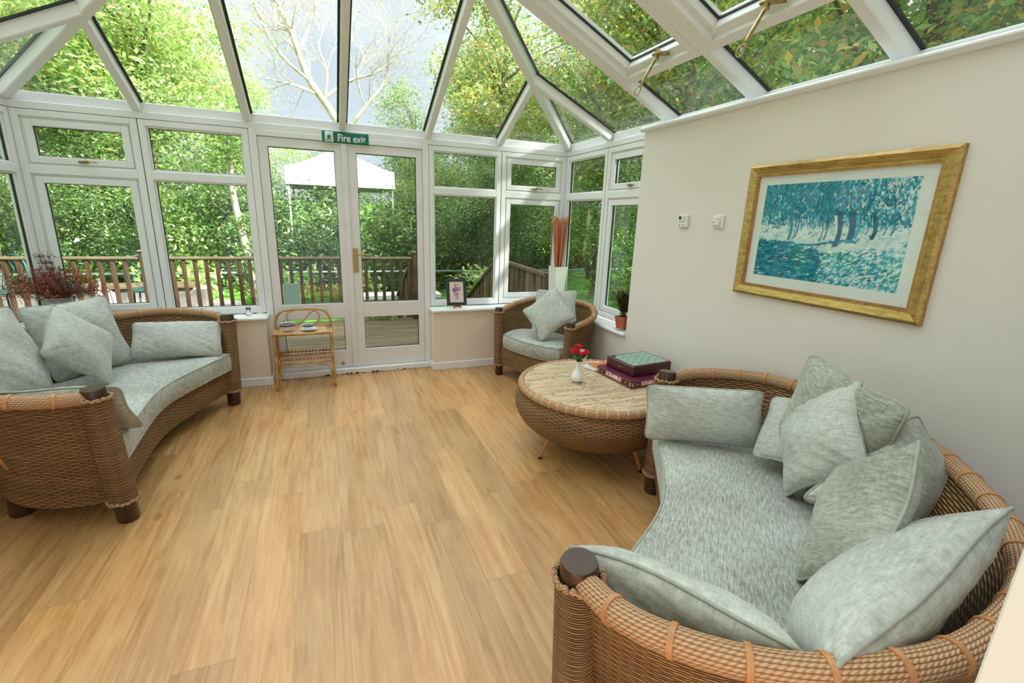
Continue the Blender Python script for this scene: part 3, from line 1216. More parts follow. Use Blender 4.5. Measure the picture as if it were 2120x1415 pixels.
# ---------------- roof vents (two hinged skylights in the right slope)
def vent(ya, yc):
    WN[0] += 1
    A = Vector((X5 - VENT_T[0], 0, Zr(VENT_T[0])))
    dirt = Vector((-1, 0, KR)).normalized()       # up the slope
    nrm = Vector((KR, 0, 1)).normalized()
    Ls = math.hypot(1, KR) * (VENT_T[1] - VENT_T[0])
    root = empty('window_%d' % WN[0], (A.x, (ya + yc) / 2, A.z), kind='structure')
    o = Vector(root.location)

    def pt(y, s, h):
        return Vector((A.x, y, A.z)) + dirt * s + nrm * h

    def beam(mb, y0, y1, s0, s1, h0, h1):
        vs = [pt(y, s, h) - o for h in (h0, h1) for s in (s0, s1) for y in (y0, y1)]
        mb.add(vs, [(0, 1, 3, 2), (4, 6, 7, 5), (0, 4, 5, 1), (2, 3, 7, 6), (0, 2, 6, 4), (1, 5, 7, 3)])
    y0, y1 = yc + 0.031, ya - 0.031
    m = MB()
    fw = 0.055
    beam(m, y0, y1, -0.02, fw - 0.02, 0.0, 0.09)
    beam(m, y0, y1, Ls - fw, Ls, 0.0, 0.09)
    beam(m, y0, y0 + fw, fw - 0.02, Ls - fw, 0.0, 0.09)
    beam(m, y1 - fw, y1, fw - 0.02, Ls - fw, 0.0, 0.09)
    smooth_bevel(m.build('frame', 'upvc', root), 0.004)
    m = MB()
    q = 0.055
    a0, a1, b0, b1 = y0 + 0.03, y1 - 0.03, 0.02, Ls - 0.03
    beam(m, a0, a1, b0, b0 + q, 0.035, 0.12)
    beam(m, a0, a1, b1 - q, b1, 0.035, 0.12)
    beam(m, a0, a0 + q, b0 + q, b1 - q, 0.035, 0.12)
    beam(m, a1 - q, a1, b0 + q, b1 - q, 0.035, 0.12)
    sash = smooth_bevel(m.build('sash', 'upvc', root), 0.006)
    m = MB()
    k = 0.008
    i0, i1, j0, j1 = a0 + q, a1 - q, b0 + q, b1 - q
    beam(m, i0, i1, j0, j0 + k, 0.078, 0.09)
    beam(m, i0, i1, j1 - k, j1, 0.078, 0.09)
    beam(m, i0, i0 + k, j0, j1, 0.078, 0.09)
    beam(m, i1 - k, i1, j0, j1, 0.078, 0.09)
    m.build('seal', 'rubber', root)
    m = MB()
    beam(m, i0, i1, j0, j1, 0.09, 0.096)
    m.build('glass_pane', 'glass', root)
    # screw-jack opener: bracket, eye and long stay hanging below
    ym = (y0 + y1) / 2 - 0.06
    base = pt(ym, 0.085, 0.028) - o
    m = MB()
    m.tube([base + Vector((0, 0.035, 0.008)), base + Vector((0, -0.035, 0.0))], 0.011, 8)
    m.tube([base + Vector((0.0, 0, 0.03)), base + Vector((0.0, 0, -0.03))], 0.012, 10)
    vs = [base + Vector(p) for p in ((0.0, 0.0, -0.012), (0.035, -0.07, -0.02), (0.01, -0.09, -0.012), (-0.03, -0.05, -0.008))]
    m.add(vs + [v + Vector((0, 0, 0.006)) for v in vs], [(0, 1, 2, 3), (7, 6, 5, 4), (0, 4, 5, 1), (1, 5, 6, 2), (2, 6, 7, 3), (3, 7, 4, 0)])
    br = m.build('opener_bracket', 'brass', root, smooth=True, sharp=40)
    m = MB()
    p0 = base + Vector((-0.0, 0.0, -0.01))
    d = Vector((-0.45, 0.10, -0.88)).normalized()
    m.tube([p0, p0 + d * 0.02, p0 + d * 0.03, p0 + d * 0.17], [0.006, 0.006, 0.009, 0.009], 10)
    m.tube([p0 + d * 0.17, p0 + d * 0.19], 0.005, 8)
    cen = p0 + d * 0.212
    sd = d.cross(Vector((0.2, 1, 0))).normalized()
    ring = [cen + d * (math.cos(a) * 0.026) + sd * (math.sin(a) * 0.015) for a in [2 * PI * i / 16 for i in range(16)]]
    m.tube(ring, 0.0038, 6, closed=True)
    tag(m.build('opener_stay', 'brass', br, smooth=True, sharp=40), 'hanging brass screw stay with a ring end')
    return root


vent(-1.555, -2.285)
vent(-2.285, -3.035)

# ================================================================== woven furniture
def sofa(name, mid, xdir, half, depth, seat_w, label, cat, zr=(0.655, 0.72), bulge=1.14, foot_half=None, chair=False, wick='wicker'):
    """local frame: x along the opening, y towards the back. returns root"""
    ang = math.atan2(xdir[1], xdir[0])
    root = empty(name, (mid[0], mid[1], 0), ang, label, cat)
    sg = 1.0
    foot_half = foot_half or half - 0.07
    # is back on +y side of local frame? caller guarantees
    if chair:
        rim_c = [(-half, 0), (-half * 1.06, depth * 0.30), (-half * 1.02, depth * 0.62), (-half * 0.72, depth * 0.90), (-half * 0.3, depth * 1.0), (0, depth * 1.02)]
        base_c = [(-foot_half, 0), (-foot_half * 1.0, depth * 0.28), (-foot_half * 0.95, depth * 0.55), (-foot_half * 0.62, depth * 0.78), (-foot_half * 0.3, depth * 0.86), (0, depth * 0.88)]
        zc = [zr[0], zr[0] + 0.03, zr[0] + 0.065, zr[1] - 0.01, zr[1], zr[1]]
    else:
        rim_c = [(-half, 0), (-half * 1.12, depth * 0.14), (-half * 1.145, depth * 0.33), (-half * 1.08, depth * 0.52), (-half * 0.90, depth * 0.72), (-half * 0.62, depth * 0.89), (-half * 0.3, depth * 0.98), (0, depth)]
        base_c = [(-foot_half, 0), (-foot_half * 1.045, depth * 0.14), (-foot_half * 1.05, depth * 0.30), (-foot_half * 0.98, depth * 0.46), (-foot_half * 0.82, depth * 0.62), (-foot_half * 0.55, depth * 0.76), (-foot_half * 0.25, depth * 0.83), (0, depth * 0.85)]
        zc = [zr[0], zr[0] + 0.025, zr[0] + 0.045, zr[0] + 0.06, zr[1] - 0.005, zr[1], zr[1], zr[1]]
    rim = [(x, y, z) for (x, y), z in zip(rim_c, zc)]
    rim = rim + [(-x, y, z) for x, y, z in rim[-2::-1]]
    bas = [(x, y, 0) for x, y in base_c]
    bas = bas + [(-x, y, 0) for x, y, z in bas[-2::-1]]
    NS = 97
    Rm = resample(catmull(rim, 10), NS)
    Bs = resample(catmull(bas, 10), NS)
    zb = 0.115
    th = 0.018
    NV = 15
    arc = [0]
    for i in range(1, NS):
        arc.append(arc[-1] + (Rm[i] - Rm[i - 1]).length)

    def wallpt(i, t, off):
        r, q = Rm[i], Bs[i]
        p = Vector((q.x, q.y, zb)).lerp(r, t)
        k = t ** 1.6
        p.x = q.x + (r.x - q.x) * k
        p.y = q.y + (r.y - q.y) * k
        j0, j1 = max(i - 1, 0), min(i + 1, NS - 1)
        d = (Rm[j1] - Rm[j0])
        nn = Vector((-d.y, d.x, 0)).normalized()   # left normal
        c = Vector((0, depth * 0.35, 0))
        if nn.dot(Vector((p.x, p.y, 0)) - c) < 0:
            nn = -nn
        return p + nn * off
    m = MB()
    # outer + inner + bottom edge as a loop
    G, UV = [], []
    for i in range(NS):
        row, ur = [], []
        L = 0
        for j in range(NV):
            t = j / (NV - 1)
            row.append(wallpt(i, t, th / 2))
            ur.append((arc[i], t * 0.6))
        for j in range(NV):
            t = 1 - j / (NV - 1)
            row.append(wallpt(i, t, -th / 2))
            ur.append((arc[i], t * 0.6 + 0.003))
        row.append(wallpt(i, 0, th / 2))
        ur.append((arc[i], 0))
        G.append(row)
        UV.append(ur)
    m.grid(G, UV, flip=True)
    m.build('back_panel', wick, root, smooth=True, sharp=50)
    # front apron (concave for the sofa, gently convex for the chair)
    fc = [(-foot_half, 0.0), (-foot_half * 0.6, 0.065), (-foot_half * 0.25, 0.115), (0, 0.13)] if not chair else [(-foot_half, 0.0), (-foot_half * 0.5, -0.035), (0, -0.05)]
    fc = [(x, y, 0) for x, y in fc]
    fc = fc + [(-x, y, 0) for x, y, z in fc[-2::-1]]
    Fr = resample(catmull(fc, 10), 41)
    zt = 0.285
    G, UV = [], []
    L = 0
    for i, p in enumerate(Fr):
        if i:
            L += (Fr[i] - Fr[i - 1]).length
        row = [(p.x, p.y, zb), (p.x, p.y - 0.004, zb + 0.01), (p.x, p.y - 0.004, zt - 0.01), (p.x, p.y, zt), (p.x, p.y + 0.02, zt), (p.x, p.y + 0.02, zb), (p.x, p.y, zb)]
        G.append(row)
        UV.append([(L, 0), (L, 0.01), (L, 0.16), (L, 0.17), (L, 0.19), (L, 0.36), (L, 0.38)])
    m = MB()
    m.grid(G, UV, flip=False)
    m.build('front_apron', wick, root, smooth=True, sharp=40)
    # woven deck under the cushion
    m = MB()
    nb = 33
    Fd = resample(catmull(fc, 10), nb)
    Bd = [wallpt(int(round(k * (NS - 1) / (nb - 1))), (zt - 0.02 - zb) / 0.6, -th / 2) for k in range(nb)]
    G, UV = [], []
    for k in range(nb):
        row, ur = [], []
        for j in range(9):
            q = Vector((Fd[k].x, Fd[k].y + 0.02, 0)).lerp(Vector((Bd[k].x, Bd[k].y, 0)), j / 8)
            row.append((q.x, q.y, zt - 0.012))
            ur.append((q.x, q.y))
        G.append(row)
        UV.append(ur)
    m.grid(G, UV)
    G2 = [[(p[0], p[1], zt - 0.03) for p in r] for r in G]
    m.grid(G2, UV, flip=True)
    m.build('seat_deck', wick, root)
    # rim roll and its bindings
    rr = 0.030 if not chair else 0.025
    Rr = [Vector((p.x, p.y, p.z)) for p in Rm]
    m = MB()
    m.tube(resample(Rr, 161), rr, 16)
    m.build('rim_roll', 'rope', root, smooth=True)
    Lr = arc[-1]
    nbd = int(Lr / 0.125)
    RR = resample(Rr, nbd * 10 + 1)
    for k in range(1, nbd):
        p, a, c = RR[k * 10], RR[k * 10 - 1], RR[k * 10 + 1]
        d = (c - a).normalized()
        m = MB()
        m.tube([p - d * 0.006, p + d * 0.006], [rr + 0.0035] * 2, 16)
        m.build('rim_binding', 'binding', root, smooth=True, sharp=60)
    # posts, wrapped sleeves, rings, rear feet
    for sx in (-1, 1):
        foot = Vector((sx * foot_half, 0.0, 0))
        top = Vector((sx * half, 0.0, zr[0] + 0.045))
        pr = 0.046 if not chair else 0.036
        m = MB()
        at = lambda t: foot.lerp(top, t)
        m.tube([at(0), at(0.012), at(0.985), at(1.0)], [pr - 0.004, pr, pr, pr - 0.004], 28)
        m.build('post', 'darkwood' if not chair else 'darkwood', root, smooth=True, sharp=50)
        m = MB()
        t0 = 0.165 if not chair else 0.16
        t1 = 0.935
        m.tube([at(t0 + (t1 - t0) * k / 10) for k in range(11)], pr + 0.011, 28, caps=False)
        # swap uv so strands run around the post
        m.uv = [(v_, u_) for (u_, v_) in m.uv]
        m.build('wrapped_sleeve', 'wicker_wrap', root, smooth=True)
        for tt, ex in ((t0, 0.014), (t1, 0.012)):
            m = MB()
            c = at(tt)
            ring = [c + Vector((math.cos(a), math.sin(a), 0)) * (pr + ex) + Vector((0, 0, 0.003 * math.sin(a * 14))) for a in [2 * PI * i / 84 for i in range(84)]]
            m.tube(ring, [0.0075 + 0.0022 * math.sin(i * 1.5) for i in range(84)], 8, closed=True)
            m.build('plaited_ring', 'rope', root, smooth=True)
        if not chair:
            fx, fy = 0.62 / 0.75 * foot_half * sx, depth * 0.56
        else:
            fx, fy = foot_half * 0.72 * sx, depth * 0.64
        m = MB()
        m.tube([(fx, fy, 0), (fx, fy, 0.008), (fx * 0.99, fy, 0.14)], [pr - 0.004, pr, pr], 24)
        m.build('foot', 'darkwood', root, smooth=True, sharp=50)
    # struts on the outside of the arms
    if not chair:
        for sx in (-1, 1):
            i = int(NS * (0.17 if sx < 0 else 0.83))
            m = MB()
            m.tube([wallpt(i, t, 0.018) + Vector((0, -0.05 * (1 - t), 0)) for t in (0.35, 0.5, 0.65, 0.8, 0.93)], 0.012, 10)
            m.build('arm_strut', 'binding', root, smooth=True)
    # seat cushion
    zc0, zc1 = zt, 0.425
    nb2, nj = 61, 21
    fcu = [(x * (seat_w / foot_half), y - 0.022, 0) for x, y, z in fc]
    Fc = resample(catmull(fcu, 10), nb2)
    Bc = []
    for k in range(nb2):
        i = (NS - 1) * (0.06 + 0.88 * k / (nb2 - 1))
        i0 = int(i)
        p = wallpt(i0, 0.33, -0.028).lerp(wallpt(min(i0 + 1, NS - 1), 0.33, -0.028), i - i0)
        Bc.append(Vector((p.x, p.y, 0)))
    def cp(k, j, z, inset):
        q = Fc[k].lerp(Bc[k], j / (nj - 1))
        c = Vector((0, depth * 0.42, 0))
        d = (c - q)
        if d.length > 1e-6:
            q = q + d.normalized() * inset
        return (q.x, q.y, z)
    m = MB()
    G, UV = [], []
    for k in range(nb2):
        row, ur = [], []
        for j in range(nj):
            a, c2 = k / (nb2 - 1), j / (nj - 1)
            e = min(1, min(a, 1 - a) * 14) * min(1, min(c2, 1 - c2) * 7)
            z = zc1 - 0.008 + 0.016 * math.sin(e * PI / 2) + 0.004 * math.sin(a * 17 + c2 * 5) * e
            p = cp(k, j, z, 0.012 if e == 0 else 0.0)
            row.append(p)
            ur.append((p[0], p[1]))
        G.append(row)
        UV.append(ur)
    m.grid(G, UV)
    top_me = len(m.v)
    # boundary loop
    bd = [(k, 0) for k in range(nb2)] + [(nb2 - 1, j) for j in range(1, nj)] + [(k, nj - 1) for k in range(nb2 - 2, -1, -1)] + [(0, j) for j in range(nj - 2, 0, -1)]
    levels = [(zc1 - 0.008, 0.012), (zc1 - 0.017, 0.0), (zc1 - 0.07, -0.006), (zc0 + 0.014, 0.0), (zc0 + 0.004, 0.012)]
    G, UV = [], []
    L = 0
    prev = None
    for k, j in bd + [bd[0]]:
        p0 = Vector(cp(k, j, 0, 0))
        if prev is not None:
            L += (p0 - prev).length
        prev = p0
        G.append([cp(k, j, z, ins) for z, ins in levels])
        UV.append([(L, z) for z, ins in levels])
    m2 = MB()
    m2.grid(G, UV, flip=True)
    m.cur = 0
    m.add(m2.v, m2.f, m2.uv)
    G = [[cp(k, j, zc0 + 0.004, 0.012 if (k in (0, nb2 - 1) or j in (0, nj - 1)) else 0) for j in range(nj)] for k in range(nb2)]
    m.grid(G, None, flip=True)
    cu = m.build('seat_cushion', 'seat_fabric', root, smooth=True)
    tag(cu, 'fitted grey-green chenille seat cushion')
    for z, ins in ((zc1 - 0.010, 0.004), (zc0 + 0.010, 0.004)):
        m = MB()
        loop = [cp(k, j, z, ins) for k, j in bd]
        m.tube(loop, 0.0042, 6, closed=True)
        m.build('piping', 'piping', cu, smooth=True)
    return root


# right sofa: e=(.729,.685) , n=(.685,-.729) -> local x must give y = n; local y = rot90(x). rot90(-e)=( .685,-.729)
sofa('wicker_sofa', (0.652, -3.14), (-0.729, -0.685), 0.815, 1.0, 0.70,
     'crescent brown wicker sofa with six sage cushions against the cream wall', 'sofa')
sofa('wicker_sofa', (-1.288, -1.258), (0.167, 0.986), 0.80, 0.92, 0.70,
     'crescent brown wicker sofa in the left window corner, below the dried flowers', 'sofa')
# chair: post A (1.077,-.443) post B (1.43,-1.22)
ex = Vector((1.40 - 1.077, -1.19 + 0.443)).normalized()
sofa('wicker_armchair', ((1.077 + 1.40) / 2, (-0.443 - 1.19) / 2), (ex.x, ex.y), 0.43, 0.50, 0.34,
     'honey wicker tub armchair with dark post tops in the far right corner', 'armchair', zr=(0.615, 0.735), foot_half=0.405, chair=True, wick='wicker_fine')


# ================================================================== scatter cushions
def pillow(name, Q, th, label, mat='pillow_fabric', seed=0, pinch=0.07, sag=0.0, group=None):
    rs = random.Random(seed)
    Q = [Vector(q) for q in Q]         # TL TR BR BL
    c = sum(Q, Vector()) / 4
    Q = [c + (q - c) * 1.05 for q in Q]
    Q = [Vector((q.x, q.y, max(q.z, 0.415))) for q in Q]
    nx = ((Q[1] - Q[0]) + (Q[2] - Q[3])).normalized()
    ny = ((Q[0] - Q[3]) + (Q[1] - Q[2])).normalized()
    nn = nx.cross(ny).normalized()
    N = 40
    w = ((Q[1] - Q[0]).length + (Q[2] - Q[3]).length) / 2
    h = ((Q[0] - Q[3]).length + (Q[1] - Q[2]).length) / 2
    fr = [(rs.uniform(2, 6), rs.uniform(2, 6), rs.uniform(0, 6.28)) for _ in range(5)]
    fr2 = [(rs.uniform(6, 14), rs.uniform(6, 14), rs.uniform(0, 6.28)) for _ in range(4)]

    def mid(u, v):
        mx_ = max(abs(u), abs(v))
        if mx_ > 1e-6:
            rr_ = (abs(u) ** 14 + abs(v) ** 14) ** (1 / 14)
            u, v = u * mx_ / rr_, v * mx_ / rr_
        u2 = u * (1 - pinch * (1 - v * v) * (abs(u) ** 1.5))
        v2 = v * (1 - pinch * (1 - u * u) * (abs(v) ** 1.5))
        a, b_ = (u2 + 1) / 2, (v2 + 1) / 2
        p = (Q[3].lerp(Q[2], a)).lerp(Q[0].lerp(Q[1], a), b_)
        p = p + nn * (sag * (u * u + v * v - 1) * 0.5)
        p = p + nn * (0.010 * math.sin(3 * u + fr[0][2]) * abs(v) ** 3 + 0.010 * math.sin(3.4 * v + fr[1][2]) * abs(u) ** 3)
        return p

    def prof(u, v):
        a = max(0, 1 - abs(u) ** 2.4) * max(0, 1 - abs(v) ** 2.4)
        return a ** 0.52

    def wr(u, v, s):
        e = sum(math.sin(fx * u * s + fy * v + ph) for fx, fy, ph in fr) / 5
        e2 = sum(abs(math.sin(fx * u + fy * v * s + ph)) for fx, fy, ph in fr2) / 4
        edge = max(abs(u), abs(v))
        return 0.10 * e + 0.10 * (e2 - 0.6) * edge

    m = MB()
    for s in (1, -1):
        G, UV = [], []
        for i in range(N + 1):
            row, ur = [], []
            for j in range(N + 1):
                u = -1 + 2 * i / N
                v = -1 + 2 * j / N
                u = math.sin(u * PI / 2) * 0.5 + u * 0.5
                v = math.sin(v * PI / 2) * 0.5 + v * 0.5
                k = prof(u, v)
                hh = th / 2 * k * (1 + wr(u, v, s) * 2.0)
                row.append(mid(u, v) + nn * (s * hh))
                ur.append((u * w / 2 + seed * 0.37, v * h / 2 + s))
            G.append(row)
            UV.append(ur)
        m.grid(G, UV, flip=(s < 0))
    o = m.build(name, mat, None, smooth=True, loc=c)
    tag(o, label, 'cushion', group)
    # piping round the seam
    n2 = 24
    per = [mid(-1 + 2 * k / n2, 1) for k in range(n2)] + [mid(1, 1 - 2 * k / n2) for k in range(n2)] + [mid(1 - 2 * k / n2, -1) for k in range(n2)] + [mid(-1, -1 + 2 * k / n2) for k in range(n2)]
    m = MB()
    m.tube([p - c for p in per], 0.005, 8, closed=True)
    m.build('piping', 'piping', o, smooth=True).location = (0, 0, 0)
    return o


GR = None
pillow('lumbar_cushion', [[0.999, -2.741, 0.697], [1.403, -3.038, 0.727], [1.398, -3.072, 0.468], [0.994, -2.774, 0.438]], 0.13,
       'oblong sage cushion on the cream-wall sofa, nearest the round table', seed=1, pinch=0.04)
pillow('scatter_cushion', [[1.457, -3.205, 0.947], [1.322, -3.655, 0.899], [1.251, -3.585, 0.438], [1.386, -3.135, 0.486]], 0.15,
       'darker sage cushion standing highest against the cream wall, its corner pointing up', 'pillow_fabric_dark', seed=2)
pillow('scatter_cushion', [[1.414, -3.181, 0.674], [1.371, -3.448, 0.934], [1.157, -3.644, 0.696], [1.2, -3.377, 0.437]], 0.15,
       'pale plump diamond-set cushion in front of the highest cushion on the right sofa', seed=3)
pillow('scatter_cushion', [[1.50, -3.03, 0.69], [1.60, -3.36, 0.72], [1.36, -3.48, 0.52], [1.262, -3.165, 0.50]], 0.13,
       'pale cushion mostly hidden between the oblong cushion and the diamond-set one', seed=4)
pillow('scatter_cushion', [[1.398, -3.633, 0.861], [1.525, -3.760, 0.660], [1.30, -3.75, 0.440], [1.12, -3.50, 0.52]], 0.15,
       'cushion leaning on the wicker back at far right, behind the olive diamond cushion', seed=5)
pillow('scatter_cushion', [[1.09, -3.612, 0.69], [0.957, -3.867, 0.943], [0.694, -3.98, 0.689], [0.827, -3.726, 0.436]], 0.13,
       'darker olive-sage diamond cushion standing on its corner in the middle of the right sofa', 'pillow_fabric_dark', seed=6)
pillow('scatter_cushion', [[1.02, -4.045, 0.85], [0.31, -4.115, 0.735], [0.535, -3.919, 0.49], [1.015, -3.784, 0.445]], 0.19,
       'largest pale cushion at the near right end of the right sofa', seed=7, pinch=0.05)
pillow('lumbar_cushion', [[0.325, -4.050, 0.725], [0.100, -3.60, 0.665], [0.225, -3.555, 0.455], [0.445, -3.97, 0.465]], 0.14,
       'long pale cushion lying along the nearest wicker arm of the right sofa', seed=8, pinch=0.04)
pillow('lumbar_cushion', [[-1.703, -0.563, 0.685], [-1.204, -0.495, 0.649], [-1.197, -0.652, 0.439], [-1.697, -0.72, 0.475]], 0.13,
       'oblong sage cushion at the window end of the left sofa', seed=9, pinch=0.04)
pillow('scatter_cushion', [[-2.126, -0.943, 0.863], [-1.841, -0.583, 0.879], [-1.698, -0.679, 0.453], [-1.983, -1.038, 0.438]], 0.14,
       'large cushion at the back of the left sofa under the dried flowers', seed=10)
pillow('scatter_cushion', [[-1.919, -1.046, 0.905], [-1.737, -0.844, 0.651], [-1.701, -1.146, 0.436], [-1.883, -1.349, 0.69]], 0.15,
       'diamond-set cushion leaning in the middle of the left sofa', seed=11)
pillow('scatter_cushion', [[-2.089, -1.661, 0.984], [-2.042, -1.182, 0.918], [-1.901, -1.259, 0.46], [-1.947, -1.738, 0.526]], 0.16,
       'leftmost cushion of the left sofa, cut by the photo edge', seed=12)
pillow('lumbar_cushion', [[-1.80, -1.885, 0.66], [-1.370, -1.955, 0.665], [-1.335, -1.865, 0.425], [-1.79, -1.80, 0.44]], 0.12,
       'oblong cushion inside the near arm of the left sofa, its end beside the post', 'side_fabric', seed=13, pinch=0.04)
pillow('scatter_cushion', [[1.41, -0.535, 0.83], [1.665, -0.805, 0.855], [1.55, -1.03, 0.633], [1.245, -0.805, 0.50]], 0.11,
       'square grey cushion propped behind the diamond one on the armchair', 'pillow_fabric_dark', seed=14)
pillow('scatter_cushion', [[1.493, -0.731, 0.882], [1.557, -1.009, 0.664], [1.303, -0.891, 0.439], [1.24, -0.612, 0.656]], 0.12,
       'pale diamond-set cushion on the seat of the armchair', seed=15)

# ================================================================== round table
TC = (1.17, -2.03)
tbl = empty('coffee_table', (TC[0], TC[1], 0), 0, 'low round wicker drum table with a patterned top and thin splayed legs', 'table')
m = MB()
prof = [(0.28, 0.125), (0.40, 0.15), (0.475, 0.20), (0.52, 0.26), (0.538, 0.32), (0.528, 0.38), (0.505, 0.415), (0.495, 0.42)]
pp = catmull([(r, 0, z) for r, z in prof], 5)
m.lathe([(p.x, p.z) for p in pp], seg=96)
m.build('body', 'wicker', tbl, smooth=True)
m = MB()
ring = [(0.497 * math.cos(a), 0.497 * math.sin(a), 0.436) for a in [2 * PI * i / 120 for i in range(120)]]
m.tube(ring, 0.024, 14, closed=True)
m.build('rim_roll', 'rope', tbl, smooth=True)
for i in range(56):
    a = 2 * PI * i / 56
    c = Vector((0.497 * math.cos(a), 0.497 * math.sin(a), 0.436))
    d = Vector((-math.sin(a), math.cos(a), 0))
    m = MB()
    m.tube([c - d * 0.0035, c + d * 0.0035], 0.0258, 12)
    m.build('rim_binding', plain('pale_cane_tie', (0.62, 0.42, 0.25), 0.5) if i == 0 else bpy.data.materials['pale_cane_tie'], tbl, smooth=True, sharp=60)
m = MB()
m.lathe([(0.0, 0.442), (0.49, 0.442), (0.492, 0.448), (0.488, 0.454), (0.0, 0.455)], seg=96)
m.build('table_top', 'tabletop', tbl)
for (fx, fy) in ((-0.42, -0.055), (0.092, -0.40), (0.42, 0.06), (-0.09, 0.40)):
    m = MB()
    m.tube([(fx * 0.78, fy * 0.78, 0.19), (fx * 0.86, fy * 0.86, 0.12), (fx, fy, 0.012)], [0.017, 0.014, 0.010], 12)
    lg = m.build('leg', 'legwood' if False else 'binding', tbl, smooth=True)
    m = MB()
    m.lathe([(0.0, 0.0), (0.013, 0.002), (0.014, 0.009), (0.008, 0.016), (0, 0.018)], (fx, fy, 0), 14)
    m.build('rubber_foot', 'rubber', lg, smooth=True)

# vase with red roses
vx, vy = 1.04, -1.985
vase = empty('bud_vase', (vx, vy, 0.4555), 0, 'small white ceramic bud vase on the round wicker table', 'vase')
m = MB()
pp = catmull([(0.018, 0, 0.0), (0.034, 0, 0.012), (0.040, 0, 0.035), (0.030, 0, 0.065), (0.015, 0, 0.09), (0.010, 0, 0.115), (0.014, 0, 0.135), (0.011, 0, 0.135), (0.007, 0, 0.11)], 6)
m.lathe([(max(p.x, 0.001), p.z) for p in pp], seg=32)
m.build('body', 'ceramic', vase, smooth=True)
ros = empty('artificial_roses', (vx, vy, 0.4555 + 0.10), 0, 'bunch of red artificial roses with green leaves in the white bud vase', 'flowers')
m = MB()
heads = [(-0.035, 0.0, 0.115), (0.005, 0.02, 0.135), (0.035, -0.02, 0.105), (0.0, -0.03, 0.11)]
for hx, hy, hz in heads:
    m.tube([(0, 0, 0), (hx * 0.5, hy * 0.5, hz * 0.6), (hx, hy, hz - 0.015)], 0.0018, 6)
m.build('stem', 'green_leaf', ros, smooth=True)
for k, (hx, hy, hz) in enumerate(heads):
    m = MB()
    for ring_, (n, r, tilt) in enumerate(((1, 0.006, 0), (4, 0.011, 0.3), (5, 0.018, 0.6), (6, 0.024, 0.95))):
        for q in range(n):
            a0 = 2 * PI * q / n + ring_ * 0.5
            G = []
            for i in range(5):
                row = []
                for j in range(5):
                    a = a0 + (j - 2) / 2 * (PI / n) * 1.25
                    t = i / 4
                    rr = r * (0.35 + 0.65 * math.sin(t * PI / 2)) * (1 + 0.12 * tilt * t)
                    row.append((hx + rr * math.cos(a), hy + rr * math.sin(a), hz - 0.016 + t * 0.034 * (1 - 0.25 * tilt) - 0.006 * tilt * t * t - 0.004 * abs(j - 2) * t))
                G.append(row)
            m.grid(G)
    o = m.build('rose_head', 'rose', ros, smooth=True)
    md = o.modifiers.new('thick', 'SOLIDIFY')
    md.thickness = 0.0012
m = MB()
for q in range(9):
    a = q * 0.7 + 0.3
    L = 0.045
    d = Vector((math.cos(a), math.sin(a), 0.5 + 0.3 * math.sin(q)))
    s = Vector((-math.sin(a), math.cos(a), 0))
    p0 = Vector((0, 0, 0.03 + 0.006 * q))
    G = []
    for i in range(6):
        t = i / 5
        wv_ = 0.016 * math.sin(PI * min(1, t * 0.9 + 0.08))
        c = p0 + d * (L * t) - Vector((0, 0, 0.01 * t * t))
        G.append([c - s * wv_, c + Vector((0, 0, -0.003)), c + s * wv_])
    m.grid(G)
o = m.build('leaves', 'green_leaf', ros, smooth=True)
o.modifiers.new('thick', 'SOLIDIFY').thickness = 0.001
m = MB()
for q in range(5):
    p = Vector((0.01 * math.cos(q * 2), -0.035 + 0.01 * math.sin(q * 2), 0.118 + 0.006 * (q % 2)))
    for k in range(5):
        a = k * 2 * PI / 5
        m.tube([p, p + Vector((math.cos(a) * 0.006, -0.004, math.sin(a) * 0.006))], 0.0022, 5)
for q in range(3):
    m.tube([(0.02, -0.02, 0.05), (0.035 + q * 0.006, -0.03, 0.06 + 0.012 * q)], 0.0022, 5)
m.build('white_filler_blossom', 'white', ros)

# games on the table
def boxrot(c, ang):
    return Matrix.Translation(c) @ Matrix.Rotation(ang, 4, 'Z')


